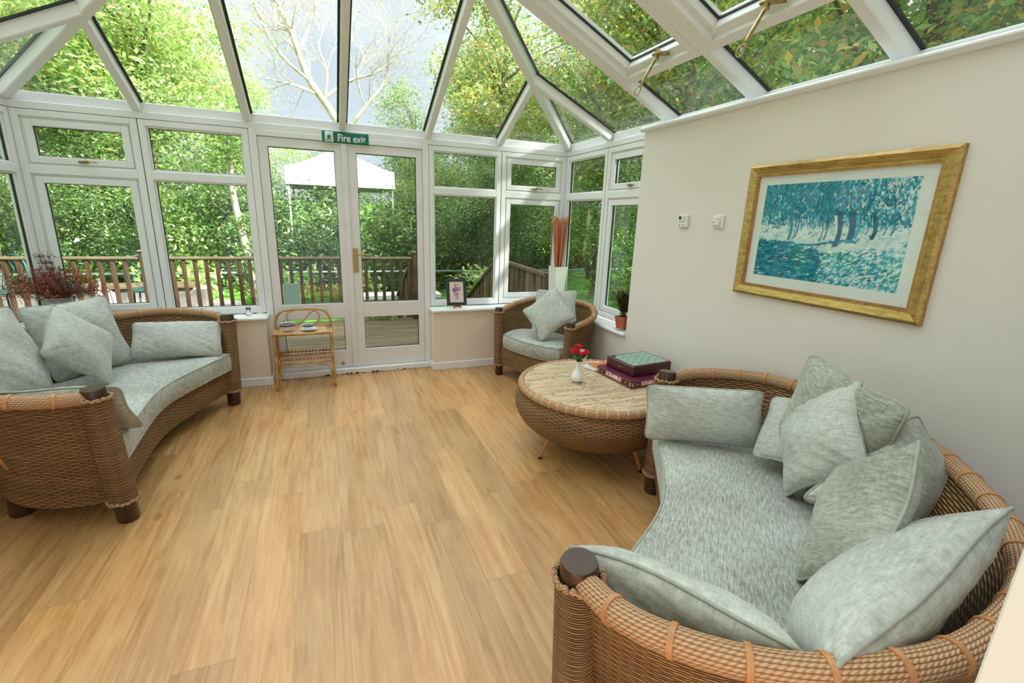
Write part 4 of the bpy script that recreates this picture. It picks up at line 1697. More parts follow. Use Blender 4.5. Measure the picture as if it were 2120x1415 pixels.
# word-game box, lower: near left corner (1.30,-2.22), left far corner (1.273,-1.86)
za = 0.4565
ang1 = math.radians(4.3)
bx = empty('board_game_box', (1.300, -2.215, za), ang1, 'burgundy word-game box lying under the chess case on the round table', 'board game')
W1, L1, H1 = 0.27, 0.362, 0.052
m = MB()
m.box((0, 0, 0), (W1, L1, H1), 0.001)
m.build('box', 'burgundy', bx)
def side_label(par, length, front):
    # front: plane y=0 facing -y ; left: plane x=0 facing -x
    if front:
        def R(u, v, d):
            return Vector((u, -d, v))
        T = frame_mat((0, 0, 0), (1, 0, 0), (0, 0, 1))
    else:
        def R(u, v, d):
            return Vector((-d, length - u, v))
        T = frame_mat((0, 0, 0), (0, -1, 0), (0, 0, 1))

    def rect(mb, u0, u1, v0, v1, d):
        q = [R(u0, v0, d), R(u1, v0, d), R(u1, v1, d), R(u0, v1, d)]
        k = [R(u0, v0, 0), R(u1, v0, 0), R(u1, v1, 0), R(u0, v1, 0)]
        mb.add(q + k, [(0, 1, 2, 3), (0, 4, 5, 1), (1, 5, 6, 2), (2, 6, 7, 3), (3, 7, 4, 0)])
    a, c = 0.028, length - 0.028
    m = MB(); rect(m, a, c, 0.008, 0.045, 0.0004); m.build('gold_border', 'gold_ink', par)
    m = MB(); rect(m, a + 0.002, c - 0.002, 0.0095, 0.0435, 0.0007); m.build('black_band', 'black', par)
    mid = (a + c) / 2
    hw = 0.30 * (c - a)
    m = MB(); rect(m, mid - hw, mid + hw, 0.0105, 0.0425, 0.0010); m.build('red_name_band', 'scarlet', par)
    o0 = R(mid, 0.0265, 0.0016)
    text_mesh('SCRABBLE', 0.034, 'lettering', 'white', par, 0.0003, Matrix.Translation(o0) @ T, bold=0.0008, xs=(2 * hw - 0.006) / 0.178)
    m = MB()
    for s in (-1, 1):
        cx = mid + s * (hw + (c - mid - hw) * 0.5)
        for k in range(4):
            th_ = k * 0.8
            r = 0.012
            pts = [R(cx + r * math.cos(th_ + q * 2.1) * (1 if q else 0.2), 0.026 + 0.8 * r * math.sin(th_ + q * 2.1), 0.0012 + 0.0001 * k) for q in range(3)]
            m.add(pts, [(0, 1, 2)])
    m.build('tile_picture', 'orange', par)
    m = MB()
    for u in (0.006, length - 0.018):
        for k in range(3):
            rect(m, u, u + 0.010, 0.014 + k * 0.008, 0.019 + k * 0.008, 0.0006)
    m.build('small_print', 'paper', par)
side_label(bx, W1, True)
side_label(bx, L1, False)
# chess case, upper
ang2 = math.radians(-2.5)
cs = empty('chess_case', (1.352, -2.150, za + H1 + 0.0005), math.radians(5.5), 'dark red lacquered chess case with a pale green board, on top of the stack', 'board game')
W2, L2, H2 = 0.335, 0.272, 0.070
m = MB()
m.box((0, 0, 0), (W2, L2, H2), 0.006)
m.build('case', 'darkred', cs)
m = MB()
m.box((0.02, 0.018, H2 - 0.001), (W2 - 0.02, L2 - 0.018, H2 + 0.0012))
pg = plain('pale_green_board', (0.30, 0.45, 0.36), 0.3, var=0.05)
pg2 = plain('dark_green_squares', (0.17, 0.31, 0.26), 0.3, var=0.1)
bd = m.build('board', pg, cs)
m = MB()
bw, bl = (W2 - 0.07) / 8, (L2 - 0.06) / 8
for i in range(8):
    for j in range(8):
        if (i + j) % 2:
            m.box((0.035 + i * bw, 0.03 + j * bl, H2), (0.035 + (i + 1) * bw, 0.03 + (j + 1) * bl, H2 + 0.0016))
m.build('squares', pg2, bd)
m = MB()
m.box((-0.003, L2 * 0.82, 0.022), (0.001, L2 * 0.95, 0.055), 0.001)
m.build('clasp', 'darkred', cs)
text_mesh('Chess', 0.014, 'lettering', 'gold_ink', cs, 0.0002, frame_mat((-0.0005, L2 * 0.5, 0.035), (0, -1, 0), (0, 0, 1)))
m = MB()
for k, (px_, py_) in enumerate(((0.03, 0.235), (0.042, 0.245))):
    m.lathe([(0.0, 0), (0.011, 0.0), (0.011, 0.003), (0, 0.003)], (px_, py_, H2 + 0.0016), 14)
m.build('felt_disc', 'darkgrey', cs)
# magazines beyond the boxes
for k, (mx, my, a, col) in enumerate(((1.262, -1.835, 0.25, 'magazine'), (1.30, -1.83, 0.0, 'orange'))):
    mg = MB()
    T = boxrot((mx, my, 0.4565 + 0.0065 * k), a)
    mg.box((0, 0, 0), (0.20, 0.14, 0.006), 0, rot=T)
    o = mg.build('magazine', [col], None)
    tag(o, ('grey-white magazine sticking out left behind the game boxes' if k == 0 else 'orange-covered magazine tucked behind the game boxes'), 'magazine')

# ================================================================== cane side table
st = empty('side_table', (-0.645, -0.21, 0), 0, 'small varnished cane side table with hooped back rail by the double doors', 'side table')
lx, ly0, ly1 = 0.222, -0.13, 0.13
ztab = 0.485
for sx in (-1, 1):
    for fy in (ly0, ly1):
        m = MB()
        pts = [(sx * (lx + 0.006), fy * 1.02, 0), (sx * lx, fy, 0.2), (sx * (lx - 0.002), fy, ztab + (0.0 if fy < 0 else 0.0))]
        m.tube(resample(catmull(pts, 6), 12), 0.012, 10)
        for zz in (0.13, 0.27, 0.40):
            m.tube([(sx * lx, fy, zz - 0.004), (sx * lx, fy, zz + 0.004)], 0.0135, 10)
        m.build('leg', 'cane', st, smooth=True)
    m = MB()
    m.tube(resample(catmull([(sx * (lx - 0.02), ly0, 0.01), (sx * (lx - 0.02), ly0, 0.15), (sx * (lx - 0.05), ly0, 0.20), (sx * (lx - 0.12), ly0, 0.215)], 8), 24), 0.006, 8)
    m.build('brace', 'cane', st, smooth=True)
m = MB()
m.box((-lx + 0.01, ly0 + 0.01, ztab - 0.004), (lx - 0.01, ly1 - 0.01, ztab + 0.004))
m.build('table_top', 'cane_top', st)
m = MB()
for a, c in (((-lx - 0.012, ly0, ztab), (lx + 0.012, ly0, ztab)), ((-lx - 0.012, ly1, ztab), (lx + 0.012, ly1, ztab)), ((-lx, ly0 - 0.01, ztab), (-lx, ly1 + 0.01, ztab)), ((lx, ly0 - 0.01, ztab), (lx, ly1 + 0.01, ztab)),
             ((-lx + 0.022, ly0, ztab + 0.003), (-lx + 0.022, ly1, ztab + 0.003)), ((lx - 0.022, ly0, ztab + 0.003), (lx - 0.022, ly1, ztab + 0.003))):
    m.cyl(a, c, 0.011, seg=10)
m.build('top_rail', 'cane', st, smooth=True)
m = MB()
hoop = resample(catmull([(-lx, ly1 - 0.01, ztab), (-lx + 0.004, ly1, ztab + 0.08), (-lx + 0.05, ly1 + 0.005, ztab + 0.145), (-lx + 0.13, ly1 + 0.006, ztab + 0.16), (0, ly1 + 0.006, ztab + 0.162), (lx - 0.13, ly1 + 0.006, ztab + 0.16), (lx - 0.05, ly1 + 0.005, ztab + 0.145), (lx - 0.004, ly1, ztab + 0.08), (lx, ly1 - 0.01, ztab)], 8), 60)
m.tube(hoop, 0.011, 10)
m.build('back_hoop', 'cane', st, smooth=True)
m = MB()
m.tube(resample(catmull([(-0.06, ly1, ztab + 0.155), (-0.12, ly1, ztab + 0.13), (-0.125, ly1, ztab + 0.07), (-0.07, ly1, ztab + 0.02), (0, ly1, ztab + 0.06), (0.07, ly1, ztab + 0.135), (0.12, ly1, ztab + 0.13), (0.13, ly1, ztab + 0.07), (0.09, ly1, ztab + 0.015)], 8), 60), 0.006, 8)
m.build('scroll', 'cane', st, smooth=True)
zsH = 0.235
m = MB()
for a, c in (((-lx, ly0, zsH), (lx, ly0, zsH)), ((-lx, ly1, zsH + 0.03), (lx, ly1, zsH + 0.03)), ((-lx, ly0, zsH), (-lx, ly1, zsH + 0.0)), ((lx, ly0, zsH), (lx, ly1, zsH)), ((-lx, ly1, zsH), (lx, ly1, zsH)), ((-lx, 0, zsH - 0.004), (lx, 0, zsH - 0.004))):
    m.cyl(a, c, 0.008, seg=8)
m.build('shelf_rail', 'cane', st, smooth=True)
for k in range(15):
    x = -lx + 0.022 + (2 * lx - 0.044) * k / 14
    m = MB()
    m.tube([(x, ly0 - 0.008, zsH - 0.006), (x, ly0 - 0.006, zsH + 0.009), (x, ly0 + 0.02, zsH + 0.007), (x, ly1 - 0.02, zsH + 0.007), (x, ly1, zsH + 0.012), (x + 0.004, ly1 + 0.004, zsH + 0.055)], 0.0042, 8)
    m.build('shelf_slat', 'cane', st, smooth=True)

# crockery
bw_ = empty('bowl', (-0.765, -0.225, ztab + 0.0125), 0, 'white china bowl with a dark blue patterned band on the cane table', 'bowl')
m = MB()
m.lathe([(0.0, 0.0), (0.032, 0.0), (0.034, 0.008), (0.030, 0.012), (0.045, 0.022), (0.058, 0.036), (0.064, 0.060), (0.0615, 0.060), (0.055, 0.038), (0.042, 0.025), (0.0, 0.018)], seg=40)
m.build('body', 'ceramic', bw_, smooth=True, sharp=60)
def band(par, r0, z0, r1, z1, n=9):
    m = MB()
    m.lathe([(r0, z0), (r0 + 0.0008, z0 + 0.0002), (r1 + 0.0008, z1 - 0.0002), (r1, z1)], seg=40)
    bb = m.build('blue_band', 'blueband', par, smooth=True)
    m = MB()
    for q in range(n):
        a = 2 * PI * q / n
        pm = Vector((math.cos(a), math.sin(a), 0))
        tg = Vector((-math.sin(a), math.cos(a), 0))
        rm, zm = (r0 + r1) / 2 + 0.0016, (z0 + z1) / 2
        c = pm * rm + Vector((0, 0, zm))
        m.add([c - tg * 0.006, c - Vector((0, 0, 0.004)), c + tg * 0.006, c + Vector((0, 0, 0.004))], [(0, 1, 2, 3)])
    m.build('flower_motif', 'redglaze', bb)
band(bw_, 0.0592, 0.040, 0.0632, 0.055)
sc = empty('saucer', (-0.598, -0.245, ztab + 0.0115), 0, 'white saucer under the teacup on the cane table', 'saucer')
m = MB()
m.lathe([(0.0, 0.0), (0.035, 0.0), (0.038, 0.004), (0.066, 0.012), (0.066, 0.014), (0.040, 0.0065), (0.0, 0.004)], seg=40)
m.build('dish', 'ceramic', sc, smooth=True, sharp=60)
cup = empty('teacup', (-0.602, -0.24, ztab + 0.0165), 0, 'white teacup with a dark blue patterned band standing on its saucer', 'cup')
m = MB()
m.lathe([(0.0, 0.0), (0.022, 0.0), (0.024, 0.006), (0.036, 0.02), (0.042, 0.048), (0.0395, 0.048), (0.034, 0.022), (0.0, 0.008)], seg=36)
m.build('body', 'ceramic', cup, smooth=True, sharp=60)
band(cup, 0.0378, 0.026, 0.0410, 0.041, 7)
m = MB()
m.tube(resample(catmull([(-0.039, 0, 0.038), (-0.056, 0, 0.040), (-0.060, 0, 0.025), (-0.050, 0, 0.014), (-0.034, 0, 0.015)], 8), 24), 0.0035, 8)
m.build('handle', 'ceramic', cup, smooth=True)

# ================================================================== signs, cards, pictures
sg = empty('fire_exit_sign', (-0.20, -0.0, 2.09), 0, 'green fire exit sign curling off the beam above the double doors', 'sign')
def sheet(x0, x1, z0, z1, y, par, name, mat, curl=0.0, nx=12, nz=6):
    G = []
    for i in range(nx + 1):
        row = []
        for j in range(nz + 1):
            u, v = i / nx, j / nz
            x, z = x0 + (x1 - x0) * u, z0 + (z1 - z0) * v
            yy = y - curl * ((1 - v) ** 2) * (0.4 + 0.6 * abs(2 * u - 1) ** 2)
            row.append((x, yy, z))
        G.append(row)
    m = MB()
    m.grid(G)
    o = m.build(name, mat, par, smooth=True)
    o.modifiers.new('thick', 'SOLIDIFY').thickness = 0.0012
    return o
slope = 0.0
sheet(-0.195, 0.190, -0.052, 0.052, -0.006, sg, 'backing', 'white', 0.012)
sheet(-0.190, 0.185, -0.046, 0.048, -0.0085, sg, 'green_face', 'exit_green', 0.012)
text_mesh('Fire exit', 0.080, 'lettering', 'white', sg, 0.0003, frame_mat((0.045, -0.0145, -0.004), (1, 0, 0), (0, -0.08, 1)), bold=0.0016, xs=0.84)
sheet(-0.166, -0.102, -0.040, 0.040, -0.0125, sg, 'pictogram_panel', 'white', 0.008)
m = MB()
def P2(x, z):
    return (x, -0.0175 - 0.004 * (0.04 - z), z)
m.tube([P2(-0.130, 0.024), P2(-0.131, 0.0245)], 0.007, 10)
for pts, r in ((((-0.133, 0.012), (-0.138, -0.008)), 0.006), (((-0.134, 0.010), (-0.122, 0.004), (-0.114, 0.008)), 0.003), (((-0.135, 0.010), (-0.148, 0.004), (-0.150, -0.006)), 0.003),
               (((-0.138, -0.008), (-0.124, -0.016), (-0.122, -0.032)), 0.0036), (((-0.138, -0.008), (-0.147, -0.020), (-0.158, -0.024)), 0.0036)):
    m.tube([P2(*p) for p in pts], r, 8)
m.build('running_figure', 'exit_green', sg)

tc = MB()
tc.box((-0.790, -0.0, 0.677), (-0.655, 0.004, 0.86), 0.0, rot=Matrix.Translation((0, 0.016, 0)) @ Matrix.Identity(4))
o = tc.build('blank_card', 'teal_card', None)
tag(o, 'pale teal card leaning on the glass at the foot of the left door pane', 'card')
m = MB()
for a, c in (((-0.792, 0.0145, 0.677), (-0.786, 0.0155, 0.862)), ((-0.659, 0.0145, 0.677), (-0.653, 0.0155, 0.862)), ((-0.792, 0.0145, 0.856), (-0.653, 0.0155, 0.862))):
    m.box(a, c)
m.build('cream_edge', 'paper', o)

# big framed print on the right wall
fx_ = X5 - D
FY0, FY1, FZ0, FZ1 = -2.4634, -3.4059, 1.1043, 1.7925
pic = empty('framed_print', (fx_ - 0.001, (FY0 + FY1) / 2, (FZ0 + FZ1) / 2), 0, 'large gilt-framed turquoise woodland print on the cream wall', 'picture')
po = Vector(pic.location)
fwid = 0.062
def fr_piece(pts, mat, name):
    m = MB()
    prof = [(0.0, 0.0), (0.0, -0.022), (0.014, -0.032), (fwid - 0.016, -0.020), (fwid - 0.010, -0.020), (fwid - 0.010, 0.0)]
    (ya, za), (yb, zb_), (ny, nz) = pts
    # a mitred side from corner a to corner b, inward normal (ny,nz)
    dy, dz = yb - ya, zb_ - za
    L = math.hypot(dy, dz)
    dy, dz = dy / L, dz / L
    vs = []
    for (q, hx) in prof:
        vs.append(Vector((fx_ + hx, ya + ny * q + dy * q, za + nz * q + dz * q)) - po)
    for (q, hx) in prof:
        vs.append(Vector((fx_ + hx, yb + ny * q - dy * q, zb_ + nz * q - dz * q)) - po)
    n = len(prof)
    m.add(vs, [(i, (i + 1) % n, n + (i + 1) % n, n + i) for i in range(n)] + [tuple(range(n))[::-1], tuple(range(n, 2 * n))])
    m.build(name, mat, pic)
fr_piece(((FY0, FZ1), (FY1, FZ1), (0, -1)), 'gilt', 'frame_rail')
fr_piece(((FY1, FZ0), (FY0, FZ0), (0, 1)), 'gilt', 'frame_rail')
fr_piece(((FY1, FZ1), (FY1, FZ0), (1, 0)), 'gilt', 'frame_rail')
fr_piece(((FY0, FZ0), (FY0, FZ1), (-1, 0)), 'gilt', 'frame_rail')
def ring_yz(y0, y1, z0, z1, w, xh0, xh1, name, mat):
    m = MB()
    m.box((fx_ + xh0, y0, z0), (fx_ + xh1, y1, z0 + w))
    m.box((fx_ + xh0, y0, z1 - w), (fx_ + xh1, y1, z1))
    m.box((fx_ + xh0, y0, z0 + w), (fx_ + xh1, y0 - w, z1 - w))
    m.box((fx_ + xh0, y1 + w, z0 + w), (fx_ + xh1, y1, z1 - w))
    m.v = [tuple(Vector(v) - po) for v in m.v]
    return m.build(name, mat, pic)
i0, i1, k0, k1 = FY0 - fwid + 0.011, FY1 + fwid - 0.011, FZ0 + fwid - 0.011, FZ1 - fwid + 0.011
ring_yz(i0, i1, k0, k1, 0.011, -0.018, -0.004, 'inner_lip', 'gilt_lip')
m = MB()
m.box((fx_ - 0.006, i0, k0), (fx_ - 0.002, i1, k1))
m.v = [tuple(Vector(v) - po) for v in m.v]
m.build('mount', 'mount', pic)
# print: a fine mesh painted in vertex colours with brush dabs
py0, py1 = FY0 - 0.110, FY1 + 0.118
pz0, pz1 = FZ0 + 0.115, FZ1 - 0.105
NXp, NZp = 330, 190
img = np.zeros((NZp, NXp, 3))
U = np.linspace(0, 1, NXp)[None, :].repeat(NZp, 0)
V = np.linspace(0, 1, NZp)[:, None].repeat(NXp, 1)
teal_d = np.array((0.0, 0.13, 0.24)); teal = np.array((0.0, 0.27, 0.44)); aqua = np.array((0.03, 0.46, 0.70)); palea = np.array((0.42, 0.74, 0.88)); whit = np.array((0.86, 0.92, 0.97))
img[:] = palea
img[V > 0.57] = aqua * 0.8
img[(U < 0.5) & (V < 0.40 - 0.30 * np.maximum(0, U - 0.25))] = teal
img[V > 0.80] = teal
rp = np.random.default_rng(3)
def dab(u, v, lu, lv, ang, col, al=1.0):
    cx, cy = u * NXp, v * NZp
    R = int(max(lu, lv) * NXp) + 2
    x0, x1 = max(0, int(cx) - R), min(NXp, int(cx) + R + 1)
    y0, y1 = max(0, int(cy) - R), min(NZp, int(cy) + R + 1)
    if x0 >= x1 or y0 >= y1:
        return
    yy, xx = np.mgrid[y0:y1, x0:x1]
    dx, dy = xx - cx, yy - cy
    a = math.cos(ang) * dx + math.sin(ang) * dy
    b_ = -math.sin(ang) * dx + math.cos(ang) * dy
    mk = ((a / (lu * NXp)) ** 2 + (b_ / (lv * NXp)) ** 2) < 1
    img[y0:y1, x0:x1][mk] = img[y0:y1, x0:x1][mk] * (1 - al) + col * al
pal = [teal_d, teal, aqua, palea, whit]
def pick(w_):
    return pal[rp.choice(5, p=np.array(w_) / sum(w_))] * rp.uniform(0.9, 1.08)
for k in range(9000):
    u, v = rp.random(), rp.random()
    horizon = 0.56
    if v > horizon:                       # canopy
        lightr = max(0, (u - 0.62) * 1.8) * (v - 0.5) * 2.0
        mid_l = math.exp(-((v - 0.58) / 0.07) ** 2)
        w_ = [0.30, 0.40, 0.28, 0.04 + 0.8 * lightr + 0.25 * mid_l, 0.03 + 1.1 * lightr + 0.15 * mid_l]
        dab(u, v, rp.uniform(0.006, 0.022), rp.uniform(0.002, 0.006), rp.uniform(0.4, 2.6), np.clip(pick(w_), 0, 1), 0.9)
    else:
        pool = (u < 0.50) and (v < 0.40 - 0.30 * max(0, u - 0.25))
        lowr = (v < 0.36 - 0.1 * (1 - u)) and u > 0.38
        if pool:
            w_ = [0.45, 0.38, 0.12, 0.03, 0.02]
            dab(u, v, rp.uniform(0.01, 0.03), rp.uniform(0.002, 0.006), rp.uniform(-0.2, 0.2), np.clip(pick(w_), 0, 1), 0.9)
        elif lowr:
            w_ = [0.14 * (1.4 - u), 0.22, 0.30, 0.14, 0.28 * (0.4 + u)]
            dab(u, v, rp.uniform(0.006, 0.02), rp.uniform(0.003, 0.007), rp.uniform(0.0, 1.0), np.clip(pick(w_), 0, 1), 0.9)
        else:
            w_ = [0.0, 0.04, 0.09, 0.22, 0.75]
            dab(u, v, rp.uniform(0.008, 0.024), rp.uniform(0.004, 0.010), rp.uniform(-0.3, 0.7), np.clip(pick(w_), 0, 1), 0.8)
for (u, v0, v1, w_, c) in ((0.06, 0.55, 0.66, 0.003, teal), (0.10, 0.53, 0.66, 0.002, teal_d), (0.245, 0.42, 0.68, 0.011, teal), (0.295, 0.45, 0.75, 0.004, teal_d), (0.275, 0.4, 0.70, 0.003, teal_d), (0.33, 0.52, 0.72, 0.003, teal),
                           (0.475, 0.42, 0.66, 0.003, teal_d), (0.505, 0.44, 0.72, 0.004, teal_d), (0.585, 0.38, 0.70, 0.020, teal_d), (0.565, 0.42, 0.66, 0.008, whit), (0.665, 0.42, 0.70, 0.022, teal_d), (0.70, 0.46, 0.68, 0.010, aqua),
                           (0.76, 0.5, 0.66, 0.003, teal), (0.80, 0.46, 0.66, 0.012, teal_d), (0.86, 0.5, 0.64, 0.003, teal), (0.90, 0.50, 0.66, 0.006, teal)):
    for q in np.linspace(0, 1, 40):
        dab(u + 0.01 * math.sin(q * 4), v0 + (v1 - v0) * q, w_, 0.006, 0, c * rp.uniform(0.85, 1.15), 0.85)
for k in range(260):
    u = rp.uniform(0.35, 0.7)
    dab(u, 0.40 + 0.03 * math.sin(u * 12), 0.018, 0.006, 0.1, np.clip(pick([0.2, 0.5, 0.3, 0, 0]), 0, 1), 0.8)
G = []
for j in range(NXp):
    y = py0 + (py1 - py0) * j / (NXp - 1)
    G.append([(fx_ - 0.0068, y, pz0 + (pz1 - pz0) * i / (NZp - 1)) for i in range(NZp)])
m = MB()
m.grid(G, None, flip=True)
m.v = [tuple(Vector(v) - po) for v in m.v]
pt_ = NT('turquoise_print', 0.55)
at_ = pt_.n('Attribute')
at_.attribute_name = 'paint'
pt_.color(at_.outputs['Color'])
pr_o = m.build('print', pt_.m, pic)
ca = pr_o.data.color_attributes.new('paint', 'FLOAT_COLOR', 'POINT')
carr = np.ones((NXp * NZp, 4), dtype=np.float32)
carr[:, :3] = np.clip(img, 0, 1).transpose(1, 0, 2).reshape(-1, 3)
ca.data.foreach_set('color', carr.ravel())
m = MB()
m.box((fx_ - 0.0125, i0 - 0.009, k0 + 0.009), (fx_ - 0.0110, i1 + 0.009, k1 - 0.009))
m.v = [tuple(Vector(v) - po) for v in m.v]
m.build('picture_glass', 'glass', pic)

# wall controls
th_ = empty('thermostat', (fx_, -1.975, 1.494), 0, 'small white wall thermostat with a dark display, left of the two controls', 'thermostat')
m = MB(); m.box((-0.022, -0.042, -0.040), (0, 0.042, 0.040), 0.004); m.build('housing', 'plastic', th_)
m = MB(); m.box((-0.0232, 0.012, 0.010), (-0.0215, 0.034, 0.030)); m.build('display', 'black', th_)
m = MB(); m.box((-0.0232, -0.026, 0.008), (-0.0215, -0.006, 0.030)); m.build('dial_window', 'paper', th_)
m = MB()
for k in range(7):
    m.box((-0.0228, 0.030 - k * 0.009, -0.004), (-0.0215, 0.025 - k * 0.009, 0.0))
for q in (0.022, -0.012):
    m.cyl((-0.0235, q, -0.024), (-0.0215, q, -0.024), 0.004, seg=10)
m.build('markings', 'darkgrey', th_)
tm = empty('wall_timer_switch', (fx_, -2.274, 1.494), 0, 'plain white wall switch box beside the gilt-framed print', 'switch')
m = MB(); m.box((-0.016, -0.038, -0.036), (0, 0.042, 0.040), 0.004); m.build('back_box', 'plastic', tm)
m = MB(); m.box((-0.028, -0.018, -0.024), (-0.015, 0.038, 0.030), 0.005); m.build('cover', 'plastic', tm)
m = MB(); m.box((-0.0288, 0.018, -0.004), (-0.0275, 0.032, -0.001)); m.cyl((-0.0288, -0.008, 0.016), (-0.0275, -0.008, 0.016), 0.003, seg=10); m.build('slider', 'darkgrey', tm)

# ================================================================== things on the sills
# picture on a little easel
ez = empty('easel_stand', (0.742, -0.105, ZS), 0, 'small wooden easel stand holding the dark-framed flower picture', 'easel')
m = MB()
for sx in (-1, 1):
    m.tube([(sx * 0.035, -0.03, 0.0), (sx * 0.032, -0.026, 0.018), (sx * 0.03, 0.0, 0.022), (sx * 0.012, 0.045, 0.16)], [0.005, 0.005, 0.006, 0.004], 8)
    m.tube([(sx * 0.035, -0.03, 0.012), (sx * 0.036, -0.034, 0.035)], [0.006, 0.004], 8)
m.box((-0.035, -0.012, 0.008), (0.035, -0.002, 0.030), 0.002)
m.tube([(0, 0.045, 0.15), (0, 0.075, 0.004)], 0.004, 8)
m.build('stand', 'easel', ez)
sp_ = empty('small_framed_picture', (0.742, -0.118, ZS + 0.026), 0, 'small picture of a pink vase of flowers in a dark blue-grey frame on the sill', 'picture')
sp_.rotation_euler = (math.radians(-12), 0, math.radians(-4))
m = MB()
hw, hh, fwd = 0.098, 0.262, 0.030
m.box((-hw, -0.010, 0), (-hw + fwd, 0.006, hh), 0.003)
m.box((hw - fwd, -0.010, 0), (hw, 0.006, hh), 0.003)
m.box((-hw + fwd, -0.010, 0), (hw - fwd, 0.006, fwd), 0.003)
m.box((-hw + fwd, -0.010, hh - fwd), (hw - fwd, 0.006, hh), 0.003)
m.build('frame', 'darkgrey', sp_)
m = MB(); m.box((-hw + fwd, -0.003, fwd), (hw - fwd, 0.004, hh - fwd)); m.build('paper', 'paper', sp_)
rs = random.Random(5)
def petals(mat, pts, r):
    m = MB()
    for (x, z) in pts:
        n = 8
        a0 = rs.random() * 6
        y = -0.0035 - rs.random() * 0.0008
        ring_ = [(x + r * rs.uniform(0.7, 1.2) * math.cos(a0 + 2 * PI * k / n), y, z + r * rs.uniform(0.7, 1.2) * math.sin(a0 + 2 * PI * k / n)) for k in range(n)]
        m.add(ring_, [tuple(range(n))[::-1]])
    m.build('painted_flowers', mat, sp_)
petals('purple', [(rs.gauss(-0.004, 0.018), 0.155 + rs.gauss(0, 0.02)) for _ in range(30)], 0.008)
petals('pink', [(rs.gauss(0.012, 0.012), 0.165 + rs.gauss(0, 0.02)) for _ in range(26)], 0.007)
petals('bluepaint', [(rs.gauss(-0.02, 0.009), 0.145 + rs.gauss(0, 0.012)) for _ in range(12)], 0.007)
m = MB(); m.add([(-0.018, -0.0038, 0.118), (-0.013, -0.0038, 0.055), (0.015, -0.0038, 0.055), (0.022, -0.0038, 0.118)], [(0, 1, 2, 3)]); m.build('painted_vase', 'pink', sp_)

# tall square vase with reeds, in the corner
tv = empty('tall_square_vase', (1.845, -0.085, ZS), 0.12, 'tall white square vase standing in the corner of the sill behind the armchair', 'vase')
m = MB()
s0, s1, hv = 0.058, 0.070, 0.395
outer = [(-1, -1), (1, -1), (1, 1), (-1, 1)]
vs = [(x * s0, y * s0, 0) for x, y in outer] + [(x * s1, y * s1, hv) for x, y in outer] + [(x * (s1 - 0.006), y * (s1 - 0.006), hv) for x, y in outer] + [(x * (s0 - 0.006), y * (s0 - 0.006), 0.02) for x, y in outer]
fs = [(3, 2, 1, 0)] + [(i, (i + 1) % 4, 4 + (i + 1) % 4, 4 + i) for i in range(4)] + [(4 + i, 4 + (i + 1) % 4, 8 + (i + 1) % 4, 8 + i) for i in range(4)] + [(8 + i, 8 + (i + 1) % 4, 12 + (i + 1) % 4, 12 + i) for i in range(4)] + [(12, 13, 14, 15)]
m.add(vs, fs)
m.build('body', plain('off_white_glaze', (0.72, 0.72, 0.68), 0.4), tv)
rd = empty('reed_bundle', (1.845, -0.085, ZS + 0.02), 0, 'bundle of straight orange-brown reeds in the tall white vase', 'reeds')
rs = random.Random(9)
for k in range(34):
    a = rs.random() * 2 * PI
    r0 = 0.02 * rs.random()
    r1 = 0.03 + 0.055 * math.sqrt(rs.random())
    hh_ = rs.uniform(0.83, 0.89)
    m = MB()
    m.cyl((-r0 * math.cos(a), -r0 * math.sin(a), 0.005), (r1 * math.cos(a), r1 * math.sin(a) * 0.7, hh_), rs.uniform(0.0045, 0.0062), seg=7)
    m.build('reed', 'reed', rd, smooth=True)

# pot plant
pp_ = empty('pot_plant', (1.825, -1.335, ZS + 0.012), 0.3, 'straggly bronze-green pot plant in a terracotta pot at the end of the right sill', 'plant')
m = MB()
s0, s1 = 0.036, 0.046
vs = [(x * s0, y * s0, 0) for x, y in outer] + [(x * s1, y * s1, 0.085) for x, y in outer] + [(x * (s1 + 0.003), y * (s1 + 0.003), 0.085) for x, y in outer] + [(x * (s1 + 0.004), y * (s1 + 0.004), 0.102) for x, y in outer] + [(x * (s1 - 0.002), y * (s1 - 0.002), 0.102) for x, y in outer] + [(x * (s1 - 0.004), y * (s1 - 0.004), 0.088) for x, y in outer]
fs = [(3, 2, 1, 0)]
for L_ in range(5):
    fs += [(4 * L_ + i, 4 * L_ + (i + 1) % 4, 4 * L_ + 4 + (i + 1) % 4, 4 * L_ + 4 + i) for i in range(4)]
m.add(vs, fs)
m.build('pot', 'terracotta', pp_)
m = MB(); m.box((-s1 + 0.005, -s1 + 0.005, 0.07), (s1 - 0.005, s1 - 0.005, 0.092)); m.build('soil', 'soil', pp_)
rs = random.Random(21)
ms, ml = MB(), MB()
for k in range(20):
    a = rs.random() * 2 * PI
    r = rs.uniform(0.03, 0.10)
    h_ = rs.uniform(0.20, 0.36)
    pts = [(0.01 * math.cos(a), 0.01 * math.sin(a), 0.088), (r * 0.5 * math.cos(a), r * 0.5 * math.sin(a), 0.088 + h_ * 0.4), (r * math.cos(a), r * math.sin(a), h_)]
    pts = catmull(pts, 6)
    ms.tube(pts, 0.0022, 5)
    for q in pts[3:]:
        for _ in range(4):
            aa, el = rs.random() * 6.28, rs.uniform(-0.4, 0.9)
            d = Vector((math.cos(aa) * math.cos(el), math.sin(aa) * math.cos(el), math.sin(el)))
            s = d.cross(Vector((0, 0, 1))).normalized()
            L = rs.uniform(0.026, 0.046)
            ml.add([q, q + d * L * 0.5 + s * L * 0.28, q + d * L, q + d * L * 0.5 - s * L * 0.28], [(0, 1, 2, 3)])
ms.build('stem', 'dried_brown', pp_, smooth=True)
ml.build('foliage', 'pot_leaf', pp_)
so = MB()
so.lathe([(0.0, 0.0), (0.05, 0.0), (0.07, 0.008), (0.07, 0.010), (0.05, 0.005), (0, 0.004)], seg=32)
